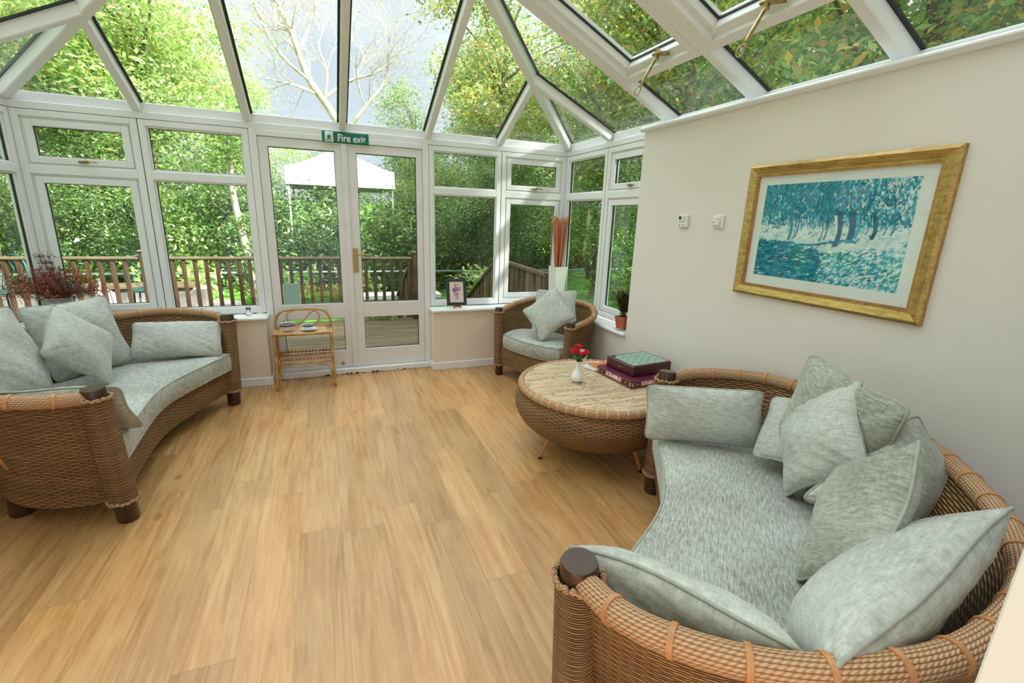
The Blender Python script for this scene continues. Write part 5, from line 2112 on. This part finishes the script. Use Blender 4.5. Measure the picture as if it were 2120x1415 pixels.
o = so.build('plant_saucer', 'plastic', None, smooth=True)
o.location = (1.825, -1.335, ZS + 0.001)
tag(o, 'clear saucer under the terracotta plant pot', 'saucer')

# dried flowers in a wire-ribbed glass vase, left sill
dfx, dfy = -2.262, -0.115
wv_ = empty('wire_vase', (dfx, dfy, ZS), 0, 'woven silver wire basket vase on the left sill holding the dried flowers', 'vase')
m = MB()
m.lathe([(0.0, 0.0), (0.05, 0.0), (0.062, 0.05), (0.075, 0.12), (0.085, 0.20), (0.083, 0.20), (0.073, 0.12), (0.06, 0.05), (0.0, 0.006)], seg=32)
m.build('body', 'glass', wv_, smooth=True)
wire = plain('silver_wire', (0.50, 0.50, 0.52), 0.3, 0.8)
m = MB()
for k in range(26):
    z = 0.01 + 0.19 * k / 25
    r = 0.0525 + 0.034 * (z / 0.2) ** 0.9
    m.tube([((r + 0.0015 * math.sin(9 * a + k * PI)) * math.cos(a), (r + 0.0015 * math.sin(9 * a + k * PI)) * math.sin(a), z) for a in [2 * PI * i / 40 for i in range(40)]], 0.0023, 6, closed=True)
m.build('wire_weave', wire, wv_, smooth=True)
df = empty('dried_flowers', (dfx, dfy, ZS + 0.02), 0, 'wide bunch of dried russet and brown flowers on the left sill', 'dried flowers')
rs = random.Random(31)
ms, mh = MB(), MB()
for k in range(230):
    a = rs.random() * 2 * PI
    el = rs.uniform(0.25, 1.45)
    L = rs.uniform(0.20, 0.30) if rs.random() < 0.8 else rs.uniform(0.28, 0.36)
    d = Vector((math.cos(a) * math.cos(el) * 1.05, math.sin(a) * math.cos(el) * 0.62, math.sin(el) * 0.62))
    p0 = Vector((rs.uniform(-0.05, 0.05), rs.uniform(-0.05, 0.05), rs.uniform(0.14, 0.2)))
    if p0.y + d.y * L > 0.085:
        d.y = -abs(d.y) * 0.4
    if p0.x + d.x * L < -0.075 + 0 and False:
        d.x = abs(d.x)
    p2 = p0 + d * L
    p1 = p0.lerp(p2, 0.5) + Vector((0, 0, 0.02))
    red = (a % 1.9) < 1.1
    (mh if (k % 3 == 0 and red) else ms).tube([p0, p1, p2], [0.0018, 0.0014, 0.0010], 4)
    tgt = mh if red else ms
    for _ in range(10):
        q = p2 + Vector((rs.gauss(0, 0.014), rs.gauss(0, 0.012), rs.gauss(0, 0.014)))
        if q.y > 0.1:
            continue
        dd = Vector((rs.gauss(0, 1), rs.gauss(0, 1), rs.gauss(0, 1))).normalized() * rs.uniform(0.008, 0.018)
        tgt.tube([q, q + dd * 0.6 + Vector((0, 0, 0.002)), q + dd], [0.0012, 0.0028, 0.0012], 4)
for k in range(9):
    a = rs.uniform(1.0, 2.2)
    p0 = Vector((0, 0, 0.2))
    p = p0
    pts = [p0]
    for q in range(6):
        p = p + Vector((rs.gauss(0.0, 0.014) - 0.004, -0.003, 0.045))
        pts.append(p.copy())
        for _ in range(6):
            ms.tube([p, p + Vector((rs.gauss(0, 0.014), rs.gauss(0, 0.01), rs.gauss(0.012, 0.01)))], 0.0012, 4)
    ms.tube(pts, 0.0014, 4)
ms.build('brown_stems', 'dried_brown', df)
mh.build('russet_heads', 'dried_red', df)

# small clear tumbler on the back sill
m = MB()
m.lathe([(0.0, 0.0), (0.018, 0.0), (0.020, 0.012), (0.012, 0.03), (0.016, 0.05), (0.020, 0.07), (0.018, 0.07), (0.010, 0.035), (0, 0.012)], seg=24)
o = m.build('glass_candle_holder', 'clear', None, smooth=True)
o.location = (-1.06, -0.09, ZS)
tag(o, 'tiny clear glass holder on the sill left of the doors', 'glass')

# ================================================================== outside
ZG = -0.42
b = MB()
b.box((-4.6, 0.14, -0.14), (2.35, 2.62, -0.06))
dk = b.build('floor_decking', 'deck_wood', None)
dk['kind'] = 'structure'
m = MB()
for k in range(19):
    y = 0.16 + 0.13 * k
    m.box((-4.6, y, -0.06), (2.35, y + 0.122, -0.045), 0.004)
m.build('deck_boards', 'deck_wood', dk)
b = MB()
N = 60
G = []
def ground_z(x, y):
    z = ZG
    if y > 8.5:
        z += (y - 8.5) * 0.10
    if x > 3.2:
        z += (x - 3.2) * 0.12
    return z + 0.05 * math.sin(x * 0.7) * math.sin(y * 0.5)
for i in range(N + 1):
    x = -26 + 56 * i / N
    G.append([(x, -9 + 45 * j / N, ground_z(x, -9 + 45 * j / N)) for j in range(N + 1)])
b.grid(G)
lw = b.build('lawn', 'lawn', None, smooth=True)
lw['kind'] = 'structure'

# deck rail
def rail_run(x0, x1, y, label, posts, step=0.122, z0=-0.045, zt=0.885, phase=0.0):
    r = empty('deck_railing', ((x0 + x1) / 2, y, z0), 0, label, 'railing')
    o = Vector(r.location)
    def mk(m, nm, mt):
        m.v = [tuple(Vector(v) - o) for v in m.v]
        return m.build(nm, mt, r)
    m = MB(); m.box((x0, y - 0.038, zt - 0.04), (x1, y + 0.038, zt), 0.012); mk(m, 'top_rail', 'rail_top')
    m = MB(); m.box((x0, y - 0.028, z0 + 0.07), (x1, y + 0.028, z0 + 0.11), 0.004); mk(m, 'bottom_rail', 'rail_wood')
    x = x0 + phase
    while x < x1 - 0.03:
        m = MB(); m.box((x - 0.021, y - 0.021, z0 + 0.08), (x + 0.021, y + 0.021, zt - 0.035), 0.003); mk(m, 'baluster', 'rail_wood')
        x += step
    return r
RY = 2.52
r1_ = rail_run(-4.5, -2.52, RY, 'section of slatted timber deck railing left of the tall newel post', 1)
r2_ = rail_run(-2.42, 0.77, RY, 'long middle section of slatted timber deck railing behind the doors', 1, phase=0.10)
def newel(x, y, label, zt=0.94, z0=-0.05):
    r = empty('newel_post', (x, y, z0), 0, label, 'post')
    m = MB(); m.box((-0.045, -0.045, 0), (0.045, 0.045, zt - z0), 0.004); m.build('shaft', 'rail_wood', r)
    m = MB(); m.box((-0.058, -0.058, zt - z0), (0.058, 0.058, zt - z0 + 0.028), 0.010); m.build('cap', 'rail_top', r)
newel(-2.468, RY, 'square timber newel post seen through the left windows')
newel(0.82, RY, 'square timber newel post at the right end of the deck railing')
newel(2.26, 0.92, 'square post at the near end of the boarded side fence', 0.80)
newel(2.30, 4.62, 'short square post at the foot of the deck steps', 0.0, ZG)
# boarded side fence and its sloping stair part
def board_fence(pts, x, label, zb):
    xb_ = x
    r = empty('boarded_fence', (x, pts[0][0], zb), 0, label, 'fence')
    o = Vector(r.location)
    m = MB()
    for (ya, za), (yb, zb2) in zip(pts[:-1], pts[1:]):
        n = max(1, int(abs(yb - ya) / 0.095))
        for k in range(n):
            y0 = ya + (yb - ya) * k / n
            y1 = ya + (yb - ya) * (k + 0.98) / n
            z0_ = za + (zb2 - za) * k / n
            z1_ = za + (zb2 - za) * (k + 0.93) / n
            lo = zb if za == zb2 else min(zb, min(z0_, z1_) - 0.85) if False else zb
            x = xb_ + 0.014 * (k % 2)
            q = [(x, y0, lo), (x, y1, lo), (x, y1, z1_), (x, y0, z0_)]
            w = [(x + 0.016, y0, lo), (x + 0.010, y1, lo), (x + 0.010, y1, z1_), (x + 0.016, y0, z0_)]
            m.add([Vector(p) - o for p in q + w], [(0, 1, 2, 3), (7, 6, 5, 4), (0, 4, 5, 1), (1, 5, 6, 2), (2, 6, 7, 3), (3, 7, 4, 0)])
    m.build('boards', 'fence_wood', r)
    m = MB()
    for (ya, za), (yb, zb2) in zip(pts[:-1], pts[1:]):
        q = []
        for (y, z) in ((ya, za), (yb, zb2)):
            for dx, dz in ((-0.04, 0), (0.045, 0), (0.045, 0.04), (-0.04, 0.04)):
                q.append(Vector((x + dx, y, z + dz)) - o)
        m.add(q, [(0, 1, 2, 3), (7, 6, 5, 4), (0, 4, 5, 1), (1, 5, 6, 2), (2, 6, 7, 3), (3, 7, 4, 0)])
    m.build('capping_rail', 'rail_top', r)
board_fence([(0.97, 0.76), (2.9, 0.80)], 2.25, 'boarded timber fence along the right edge of the deck', -0.3)
board_fence([(2.95, 0.78), (4.58, -0.08)], 2.28, 'sloping boarded stair fence seen through the window beside the small picture', ZG)
board_fence([(2.60, 0.80), (4.30, -0.05)], 0.80, 'sloping boarded stair fence seen through the right door pane', ZG)

# tubular rail across the garden
tr_ = empty('tubular_rail', (0, 7.0, ZG), 0, 'long low grey tubular rail running across the garden', 'railing')
m = MB(); m.cyl((-9.5, 0, 0.60), (7.5, 0, 0.58), 0.025, seg=10); m.build('rail', 'tube', tr_, smooth=True)
for x in (-8, -5.4, -2.85, -0.5, 1.9, 4.3, 6.6):
    m = MB(); m.cyl((x, 0, -0.1), (x, 0, 0.60), 0.03, seg=10); m.build('upright', 'tube', tr_, smooth=True)
# white slab bench beyond the steps
wb_ = empty('stone_bench', (0.85, 4.3, ZG), 0, 'white-topped low stone bench beyond the railing', 'bench')
m = MB(); m.box((-0.75, -0.2, 0.40), (0.75, 0.2, 0.49), 0.01); m.build('slab', 'slab', wb_)
for sx in (-1, 1):
    m = MB(); m.box((sx * 0.45 - 0.12, -0.15, -0.1), (sx * 0.45 + 0.12, 0.15, 0.40), 0.01); m.build('pier', 'stone', wb_)
# patio things on the left
b = MB()
b.box((-7.5, 3.9, ZG - 0.1), (-2.15, 4.25, 0.30), 0.02)
gw = b.build('garden_wall', 'stone', None)
tag(gw, 'low pale rubble stone wall beyond the left railing', 'wall')
m = MB(); m.box((-7.5, 3.86, 0.30), (-2.3, 4.29, 0.345), 0.008); m.build('coping', 'rail_top', gw)
b = MB(); b.prism([(-2.12, ZG - 0.1), (-1.60, ZG - 0.1), (-1.75, 0.02), (-2.10, 0.06)], 0.4, 1, 3.9)
o = b.build('stone_block', 'stone', None)
tag(o, 'tapered stone block at the end of the low garden wall', 'stone')
o = MB().lathe([(0.0, 0), (0.10, 0), (0.14, 0.08), (0.15, 0.25), (0.13, 0.36), (0.06, 0.42), (0.035, 0.47), (0.04, 0.56), (0.0, 0.57)], (-3.25, 3.4, -0.045 - 0.0), 28).build('stone_urn', 'statue', None, smooth=True, sharp=40)
tag(o, 'pale bottle-shaped stone ornament behind the left railing', 'ornament')
b = MB(); b.box((-5.2, 2.62, ZG - 0.1), (-1.9, 3.88, -0.047))
pt = b.build('patio', 'stone', None); pt['kind'] = 'structure'
# teal bistro chair & table
def bistro(x, y, rz, label):
    r = empty('bistro_chair', (x, y, -0.046), rz, label, 'chair')
    m = MB()
    m.lathe([(0.0, 0.44), (0.19, 0.44), (0.20, 0.45), (0.19, 0.46), (0.0, 0.46)], seg=24)
    m.build('seat', 'teal_metal', r)
    for sx in (-1, 1):
        for sy in (-1, 1):
            m = MB(); m.tube([(sx * 0.14, sy * 0.14, 0.45), (sx * 0.15, sy * 0.15, 0.25), (sx * 0.2, sy * 0.2, 0)], 0.011, 8); m.build('leg', 'teal_metal', r, smooth=True)
    m = MB()
    m.tube(resample(catmull([(-0.17, 0.14, 0.45), (-0.20, 0.2, 0.65), (-0.13, 0.22, 0.84), (0, 0.22, 0.89), (0.13, 0.22, 0.84), (0.20, 0.2, 0.65), (0.17, 0.14, 0.45)], 8), 40), 0.012, 8)
    m.build('back_hoop', 'teal_metal', r, smooth=True)
    m = MB()
    for sx in (-1, 1):
        m.tube(resample(catmull([(sx * 0.03, 0.16, 0.46), (sx * 0.12, 0.2, 0.58), (sx * 0.03, 0.21, 0.70), (sx * 0.10, 0.22, 0.80)], 8), 24), 0.008, 6)
    m.build('back_scroll', 'teal_metal', r, smooth=True)
bistro(-2.62, 3.05, 0.5, 'teal metal garden chair just left of the tall newel post')
bistro(-4.15, 3.1, -0.6, 'teal metal garden chair at far left behind the railing')
bt = empty('bistro_table', (-3.62, 2.98, -0.046), 0, 'round teal metal garden table between the two garden chairs', 'table')
m = MB(); m.lathe([(0, 0.5), (0.33, 0.5), (0.34, 0.515), (0.33, 0.53), (0, 0.53)], seg=36); m.build('top', 'teal_metal', bt)
for k in range(3):
    a = 2 * PI * k / 3
    m = MB(); m.tube([(0, 0, 0.5), (0.08 * math.cos(a), 0.08 * math.sin(a), 0.3), (0.25 * math.cos(a), 0.25 * math.sin(a), 0)], 0.014, 8); m.build('leg', 'teal_metal', bt, smooth=True)

# gazebo
GX, GY = 0.15, 10.0
gz = empty('gazebo', (GX, GY, ground_z(GX, GY)), 0, 'white pop-up garden gazebo seen through the double doors', 'gazebo')
hz_ = ground_z(GX, GY)
m = MB()
hw_, he, hp, drop = 1.28, 2.56 - hz_, 3.22 - hz_, 0.42
G = []
n = 12
rows = []
for i in range(n + 1):
    t = i / n
    w_ = hw_ * (1 - t) + 0.02
    z = he + (hp - he) * (t ** 1.25) * 1.0
    rows.append([(-w_, -w_, z), (0, -w_, z - 0.02 * (1 - t)), (w_, -w_, z), (w_, 0, z - 0.02 * (1 - t)), (w_, w_, z), (0, w_, z), (-w_, w_, z), (-w_, 0, z), (-w_, -w_, z)])
vrow = [[(p[0] * 1.01, p[1] * 1.01, he - drop) for p in rows[0]]]
m.grid(vrow + rows)
cn = m.build('canopy', 'canopy', gz)
cn.modifiers.new('thick', 'SOLIDIFY').thickness = 0.004
for sx in (-1, 1):
    for sy in (-1, 1):
        m = MB(); m.box((sx * 1.25 - 0.02, sy * 1.25 - 0.02, -0.1), (sx * 1.25 + 0.02, sy * 1.25 + 0.02, he)); m.build('leg', 'canopy', gz)


# ---------------------------------------------------------------- trees
def leaf_mesh(name, centers, spread, per, size, mat, seed, flat=0.55):
    r = np.random.default_rng(seed)
    C = np.repeat(np.array(centers), per, axis=0)
    n = len(C)
    sp = np.repeat(np.array(spread)[:, None] if np.ndim(spread) else np.full((len(centers), 1), spread), per, axis=0)
    P = C + r.normal(0, 1, (n, 3)) * sp * np.array((1, 1, 0.75))
    nrm = r.normal(0, 1, (n, 3))
    nrm[:, 2] = np.abs(nrm[:, 2]) + flat
    nrm /= np.linalg.norm(nrm, axis=1, keepdims=True)
    t = np.cross(nrm, r.normal(0, 1, (n, 3)))
    t /= np.linalg.norm(t, axis=1, keepdims=True)
    bt_ = np.cross(nrm, t)
    s = size * r.uniform(0.6, 1.35, (n, 1))
    w = s * r.uniform(0.32, 0.5, (n, 1))
    fold = nrm * s * 0.10
    V = np.stack([P - t * s * 0.5, P - bt_ * w * 0.55 + fold + t * s * 0.05, P + t * s * 0.55, P + bt_ * w * 0.55 + fold + t * s * 0.05], axis=1).reshape(-1, 3)
    me = bpy.data.meshes.new(name)
    me.vertices.add(4 * n)
    me.vertices.foreach_set('co', V.astype(np.float32).ravel())
    me.loops.add(4 * n)
    me.loops.foreach_set('vertex_index', np.arange(4 * n, dtype=np.int32))
    me.polygons.add(n)
    me.polygons.foreach_set('loop_start', np.arange(0, 4 * n, 4, dtype=np.int32))
    me.polygons.foreach_set('loop_total', np.full(n, 4, dtype=np.int32))
    me.materials.append(M[mat])
    me.update(calc_edges=True)
    return me


def make_tree(seed, H, crown_r, crown_z0, nclus, per, spread, size, leaf, bark, trunk_r=0.16, lean=(0, 0), squash=1.0):
    """returns (trunk_mesh, leaf_mesh)"""
    r = random.Random(seed)
    m = MB()
    top = Vector((lean[0], lean[1], H * 0.9))
    mid_ = Vector((lean[0] * 0.4 + r.gauss(0, 0.15), lean[1] * 0.4 + r.gauss(0, 0.15), H * 0.45))
    tr = resample(catmull([(0, 0, -0.3), (r.gauss(0, 0.05), 0, H * 0.15), mid_, top], 8), 24)
    rad = [trunk_r * (1 - 0.85 * i / 23) * (1.25 if i == 0 else 1) for i in range(24)]
    m.tube(tr, rad, 9)
    cen = []
    zc = (crown_z0 + H) / 2
    hz2 = (H - crown_z0) / 2
    k = 0
    while len(cen) < nclus:
        a = r.random() * 2 * PI
        u = r.uniform(-1, 1)
        q = r.random() ** 0.45
        s = math.sqrt(1 - u * u)
        p = Vector((lean[0] * 0.6 + math.cos(a) * s * q * crown_r, lean[1] * 0.6 + math.sin(a) * s * q * crown_r, zc + u * q * hz2))
        cen.append(p)
    for p in cen:
        i = min(23, max(3, int(23 * (max(p.z - crown_r * 0.5, 0.3) / (H * 0.9)))))
        if r.random() < 0.6:
            st_ = tr[min(i, 20)]
            md = st_.lerp(p, 0.5) + Vector((r.gauss(0, 0.15), r.gauss(0, 0.15), 0.15))
            m.tube([st_, md, p], [trunk_r * 0.28, trunk_r * 0.16, trunk_r * 0.05], 5)
    me_t = bpy.data.meshes.new('trunk')
    me_t.from_pydata([tuple(v) for v in m.v], [], m.f)
    me_t.materials.append(M[bark])
    me_t.polygons.foreach_set('use_smooth', np.ones(len(me_t.polygons), dtype=bool))
    me_l = leaf_mesh('foliage', [tuple(p) for p in cen], spread, per, size, leaf, seed)
    return me_t, me_l


TREES = {
    'lime': make_tree(11, 9.5, 2.6, 2.2, 46, 620, 0.42, 0.118, 'leaf_lime', 'bark', 0.17),
    'mid': make_tree(12, 8.0, 2.5, 0.8, 46, 560, 0.42, 0.115, 'leaf_mid', 'bark', 0.15),
    'maple': make_tree(13, 9.0, 2.7, 1.6, 40, 640, 0.34, 0.115, 'leaf_maple', 'bark', 0.17),
    'dark': make_tree(14, 7.5, 2.4, 0.3, 46, 460, 0.42, 0.13, 'leaf_dark', 'bark', 0.15),
}


def plant_tree(kind, x, y, rz, s, label, name='leafy_tree', cat='tree', sz=None):
    tm_, lm_ = TREES[kind]
    r = empty(name, (x, y, ground_z(x, y)), rz, label, cat)
    r.scale = (s, s, sz or s)
    for nm, me in (('trunk', tm_), ('foliage', lm_)):
        o = bpy.data.objects.new(nm, me)
        COL.objects.link(o)
        o.parent = r
    return r


tree_list = [
    ('lime', -6.4, 7.6, 0.3, 1.05, 'tall bright lime-green tree seen through the roof at far left'),
    ('lime', -4.0, 9.6, 1.9, 0.95, 'lime-green tree whose crown fills the roof left of centre'),
    ('lime', -8.5, 3.2, 2.9, 1.0, 'lime-green tree outside the left side windows'),
    ('mid', -5.6, 10.5, 4.0, 0.95, 'mid-green bushy tree behind the two lime trees on the left'),
    ('dark', -4.6, 7.8, 1.0, 0.50, 'dark low tree behind the leftmost back window'),
    ('dark', -2.0, 9.2, 2.5, 0.46, 'dark low tree behind the pale ivy trunk'),
    ('mid', 2.3, 9.4, 0.7, 0.46, 'mid-green tree right of the gazebo behind the right door leaf'),
    ('maple', 4.9, 9.4, 1.1, 0.98, 'autumn maple with orange leaves right of the bare tree'),
    ('dark', 3.4, 7.4, 3.3, 0.50, 'dark low tree behind the window with the small picture'),
    ('mid', 2.75, 12.4, 5.1, 0.68, 'olive-green tree right of the bare tree, lower than the maples'),
    ('lime', -2.7, 12.6, 0.9, 0.62, 'lime-green tree just left of the bare tree'),
    ('maple', 6.4, 6.6, 4.4, 1.02, 'autumn maple rising behind the far right corner'),
    ('mid', 5.2, 4.6, 5.0, 0.55, 'mid-green tree outside the corner behind the reeds'),
    ('maple', 5.7, 2.6, 2.0, 0.95, 'yellow-flecked maple over the first right roof panes'),
    ('maple', 5.9, -0.6, 3.1, 0.98, 'yellow-flecked maple above the roof vents'),
    ('maple', 5.6, -2.6, 0.6, 0.82, 'yellow-flecked maple nearest the camera above the cream wall'),
    ('mid', 8.6, 3.9, 1.4, 1.15, 'tall mid-green tree behind the maples on the right'),
    ('mid', 9.3, -0.9, 2.4, 1.1, 'tall mid-green tree behind the maples above the cream wall'),
    ('dark', 4.3, 0.9, 0.9, 0.42, 'dark bushy tree just outside the right side windows'),
    ('mid', 6.0, 12.8, 3.6, 1.0, 'tall mid-green tree far back right of the gazebo'),
    ('lime', -7.6, -0.4, 5.2, 1.0, 'lime-green tree outside the near left windows'),
]
for t_ in tree_list:
    plant_tree(*t_)

# hedge shrubs: low dense bushes along the back of the garden
SH = {
    'a': (leaf_mesh('foliage', [(random.uniform(-1.5, 1.5), random.uniform(-0.6, 0.6), random.uniform(0.1, 2.0)) for _ in range(34)], 0.33, 330, 0.11, 'leaf_dark', 41)),
    'b': (leaf_mesh('foliage', [(random.uniform(-1.5, 1.5), random.uniform(-0.6, 0.6), random.uniform(0.1, 2.2)) for _ in range(34)], 0.33, 330, 0.12, 'leaf_mid', 42)),
}
shrubs = []
xx = -11.0
k = 0
while xx < 9.5:
    shrubs.append((xx, 8.9 + 0.5 * math.sin(k * 1.7), 'ab'[(k * 5 // 3) % 2], k))
    xx += 1.9
    k += 1
names_ = ['far left', 'left', 'right', 'far right']
for (x, y, kd, k) in shrubs:
    r = empty('hedge_shrub', (x, y, ground_z(x, y) - 0.1), 0.4 * math.sin(k * 3.1),
              'dense %s green shrub in the hedge row behind the tubular rail' % ('dark' if kd == 'a' else 'mid'), 'shrub', 'hedge shrubs, %s' % ('dark green' if kd == 'a' else 'mid green'))
    sc_ = 1.0 + 0.15 * math.sin(k * 2.3)
    r.scale = (sc_, sc_, sc_ * (0.95 if abs(x) < 3 else 1.2))
    o = bpy.data.objects.new('foliage', SH[kd])
    COL.objects.link(o)
    o.parent = r

# far backdrop trees, on rising ground
for k in range(11):
    x = -19 + 3.9 * k
    if -5.5 < x < 5.0:
        continue
    y = 16.5 + 1.2 * math.sin(k * 1.3)
    plant_tree(('mid', 'dark', 'lime')[k % 3], x, y, k * 1.1, 1.15, 'hazy %s tree of the far row behind the garden' % ('mid-green', 'dark-green', 'lime-green')[k % 3])['group'] = 'far row of %s trees' % ('mid-green', 'dark-green', 'lime-green')[k % 3]
for k, (x, y) in enumerate(((-3.4, 15.0), (3.4, 15.6), (0.2, 15.0))):
    plant_tree('mid', x, y, k * 2.0, 0.50, 'small mid-green tree behind the gazebo')['group'] = 'small trees behind the gazebo'

# pale ivy-clad trunk
ivt = empty('ivy_trunk_tree', (-1.78, 6.0, ZG), 0, 'slender pale tree trunk with ivy seen through the second back window', 'tree')
m = MB()
m.tube(resample(catmull([(0.05, 0, -0.1), (0.0, 0, 0.9), (-0.08, 0, 1.5), (-0.15, 0, 2.2), (-0.14, 0, 2.7), (-0.2, 0.05, 3.1)], 8), 24), [0.085 * (1 - 0.5 * i / 23) for i in range(24)], 12)
m.build('trunk', 'pale_bark', ivt, smooth=True)
cl = [(-0.05 + random.gauss(0, 0.07), random.gauss(0, 0.05), 0.3 + 1.5 * random.random()) for _ in range(26)] + [(-0.2 + random.gauss(0, 0.35), random.gauss(0, 0.35), 2.6 + 1.0 * random.random()) for _ in range(34)]
me = leaf_mesh('ivy', cl, [0.09] * 26 + [0.2] * 34, 90, 0.08, 'leaf_mid', 77)
o = bpy.data.objects.new('ivy', me)
COL.objects.link(o)
o.parent = ivt

# bare-branched pale tree in the middle of the roof view
BTX, BTY = 0.20, 9.0
BTZ = ground_z(BTX, BTY)
bt2 = empty('bare_tree', (BTX, BTY, BTZ), 0, 'pale bare-branched tree against the white sky in the middle of the roof', 'tree')
m = MB()
rb = random.Random(4)
tips = []
def branch(p, d, L, r, lev):
    n = 5
    pts = [p]
    q = p.copy()
    dd = d.copy()
    for i in range(n):
        dd = (dd + Vector((rb.gauss(0, 0.10), rb.gauss(0, 0.10), rb.gauss(0.02, 0.07)))).normalized()
        q = q + dd * (L / n)
        pts.append(q.copy())
    m.tube(pts, [r * (1 - 0.55 * i / n) for i in range(n + 1)], 7 if lev < 2 else 4, caps=False)
    if lev >= 5:
        tips.append(tuple(q))
        return
    nb_ = 3 if lev < 3 else 3
    for i in range(nb_):
        t = 1.0 if i == 0 else rb.uniform(0.35, 0.95)
        idx = min(n, int(t * n))
        ax = Vector((rb.gauss(0, 1), rb.gauss(0, 1), rb.gauss(0, 1))).normalized()
        nd = (dd + ax * (0.35 if i == 0 else 0.75)).normalized()
        branch(pts[idx], nd, L * rb.uniform(0.62, 0.8), r * (0.48 if i else 0.5) * (1.1 if i == 0 else 0.85), lev + 1)
def limb(pts, r0, r1, twigs, lev):
    P_ = resample(catmull([Vector((x - BTX, dy, z - BTZ)) for (x, z, dy) in pts], 8), 18)
    R_ = [r0 + (r1 - r0) * i / 17 for i in range(18)]
    m.tube(P_, R_, 8, caps=False)
    for k_ in range(twigs):
        i = rb.randrange(5, 18)
        d0 = (P_[min(i + 1, 17)] - P_[i - 1]).normalized()
        ax = Vector((rb.gauss(0, 1), rb.gauss(0, 0.8), rb.gauss(0.2, 0.8))).normalized()
        branch(P_[i], (d0 * 0.8 + ax * 0.8).normalized(), rb.uniform(0.7, 1.3), R_[i] * 0.40, lev)


limb([(0.45, -0.6, 0), (0.40, 1.0, 0), (0.34, 2.6, 0), (0.20, 3.6, 0)], 0.14, 0.105, 0, 3)
limb([(0.20, 3.6, 0), (-0.18, 4.19, 0), (-0.46, 4.59, 0.05), (-0.65, 5.13, 0), (-0.8, 5.62, 0), (-1.06, 6.16, 0), (-1.3, 7.0, 0)], 0.105, 0.03, 12, 3)
limb([(-0.25, 4.28, 0), (-0.79, 4.42, 0), (-1.40, 4.48, -0.1)], 0.045, 0.014, 7, 3)
limb([(-0.46, 4.59, 0), (-0.86, 4.9, 0.1), (-1.14, 5.21, 0.1), (-1.39, 5.72, 0.1), (-1.6, 6.3, 0)], 0.05, 0.016, 9, 3)
limb([(-0.65, 5.13, 0), (-0.37, 5.78, 0.1), (-0.18, 6.31, 0), (0.0, 7.0, 0)], 0.045, 0.016, 9, 3)
limb([(-0.18, 4.19, 0), (0.49, 4.71, 0.1), (1.14, 4.96, 0), (1.76, 5.48, 0)], 0.045, 0.012, 12, 3)
limb([(-0.14, 4.15, 0), (-0.05, 4.8, -0.1), (-0.19, 5.41, 0), (0.18, 6.2, 0)], 0.04, 0.012, 9, 3)
limb([(0.28, 3.4, 0), (0.87, 4.2, 0), (1.37, 4.88, 0.2), (1.5, 6.0, 0)], 0.05, 0.014, 12, 3)
m.build('branches', 'pale_bark', bt2, smooth=True)
me = leaf_mesh('sparse_leaves', tips, 0.16, 5, 0.06, 'leaf_buff', 88)
o = bpy.data.objects.new('sparse_leaves', me)
COL.objects.link(o)
o.parent = bt2

# ground plants near the deck
for (x, y, sc_, lab) in ((0.35, 2.72, 0.55, 'pale variegated plant poking through the deck railing'), (-2.9, 5.6, 0.9, 'bright green laurel bush left of the newel post'), (-1.2, 6.5, 0.8, 'bright green bush at the foot of the ivy trunk'), (0.0, 6.6, 0.7, 'bright green bush behind the tubular rail at the left door'), (3.0, 5.6, 0.8, 'leafy bush at the foot of the steps')):
    cl = [(random.gauss(0, 0.3), random.gauss(0, 0.3), random.uniform(0.05, 0.9)) for _ in range(14)]
    me = leaf_mesh('foliage', cl, 0.16, 26 if y < 3 else 60, 0.16, 'leaf_lime' if y > 3 else 'leaf_mid', int(100 + x * 10 + y))
    r = empty('garden_bush', (x, y, ZG), 0, lab, 'bush')
    r.scale = (sc_, sc_, sc_ * (1.3 if y < 3 else 1.0))
    o = bpy.data.objects.new('foliage', me)
    COL.objects.link(o)
    o.parent = r
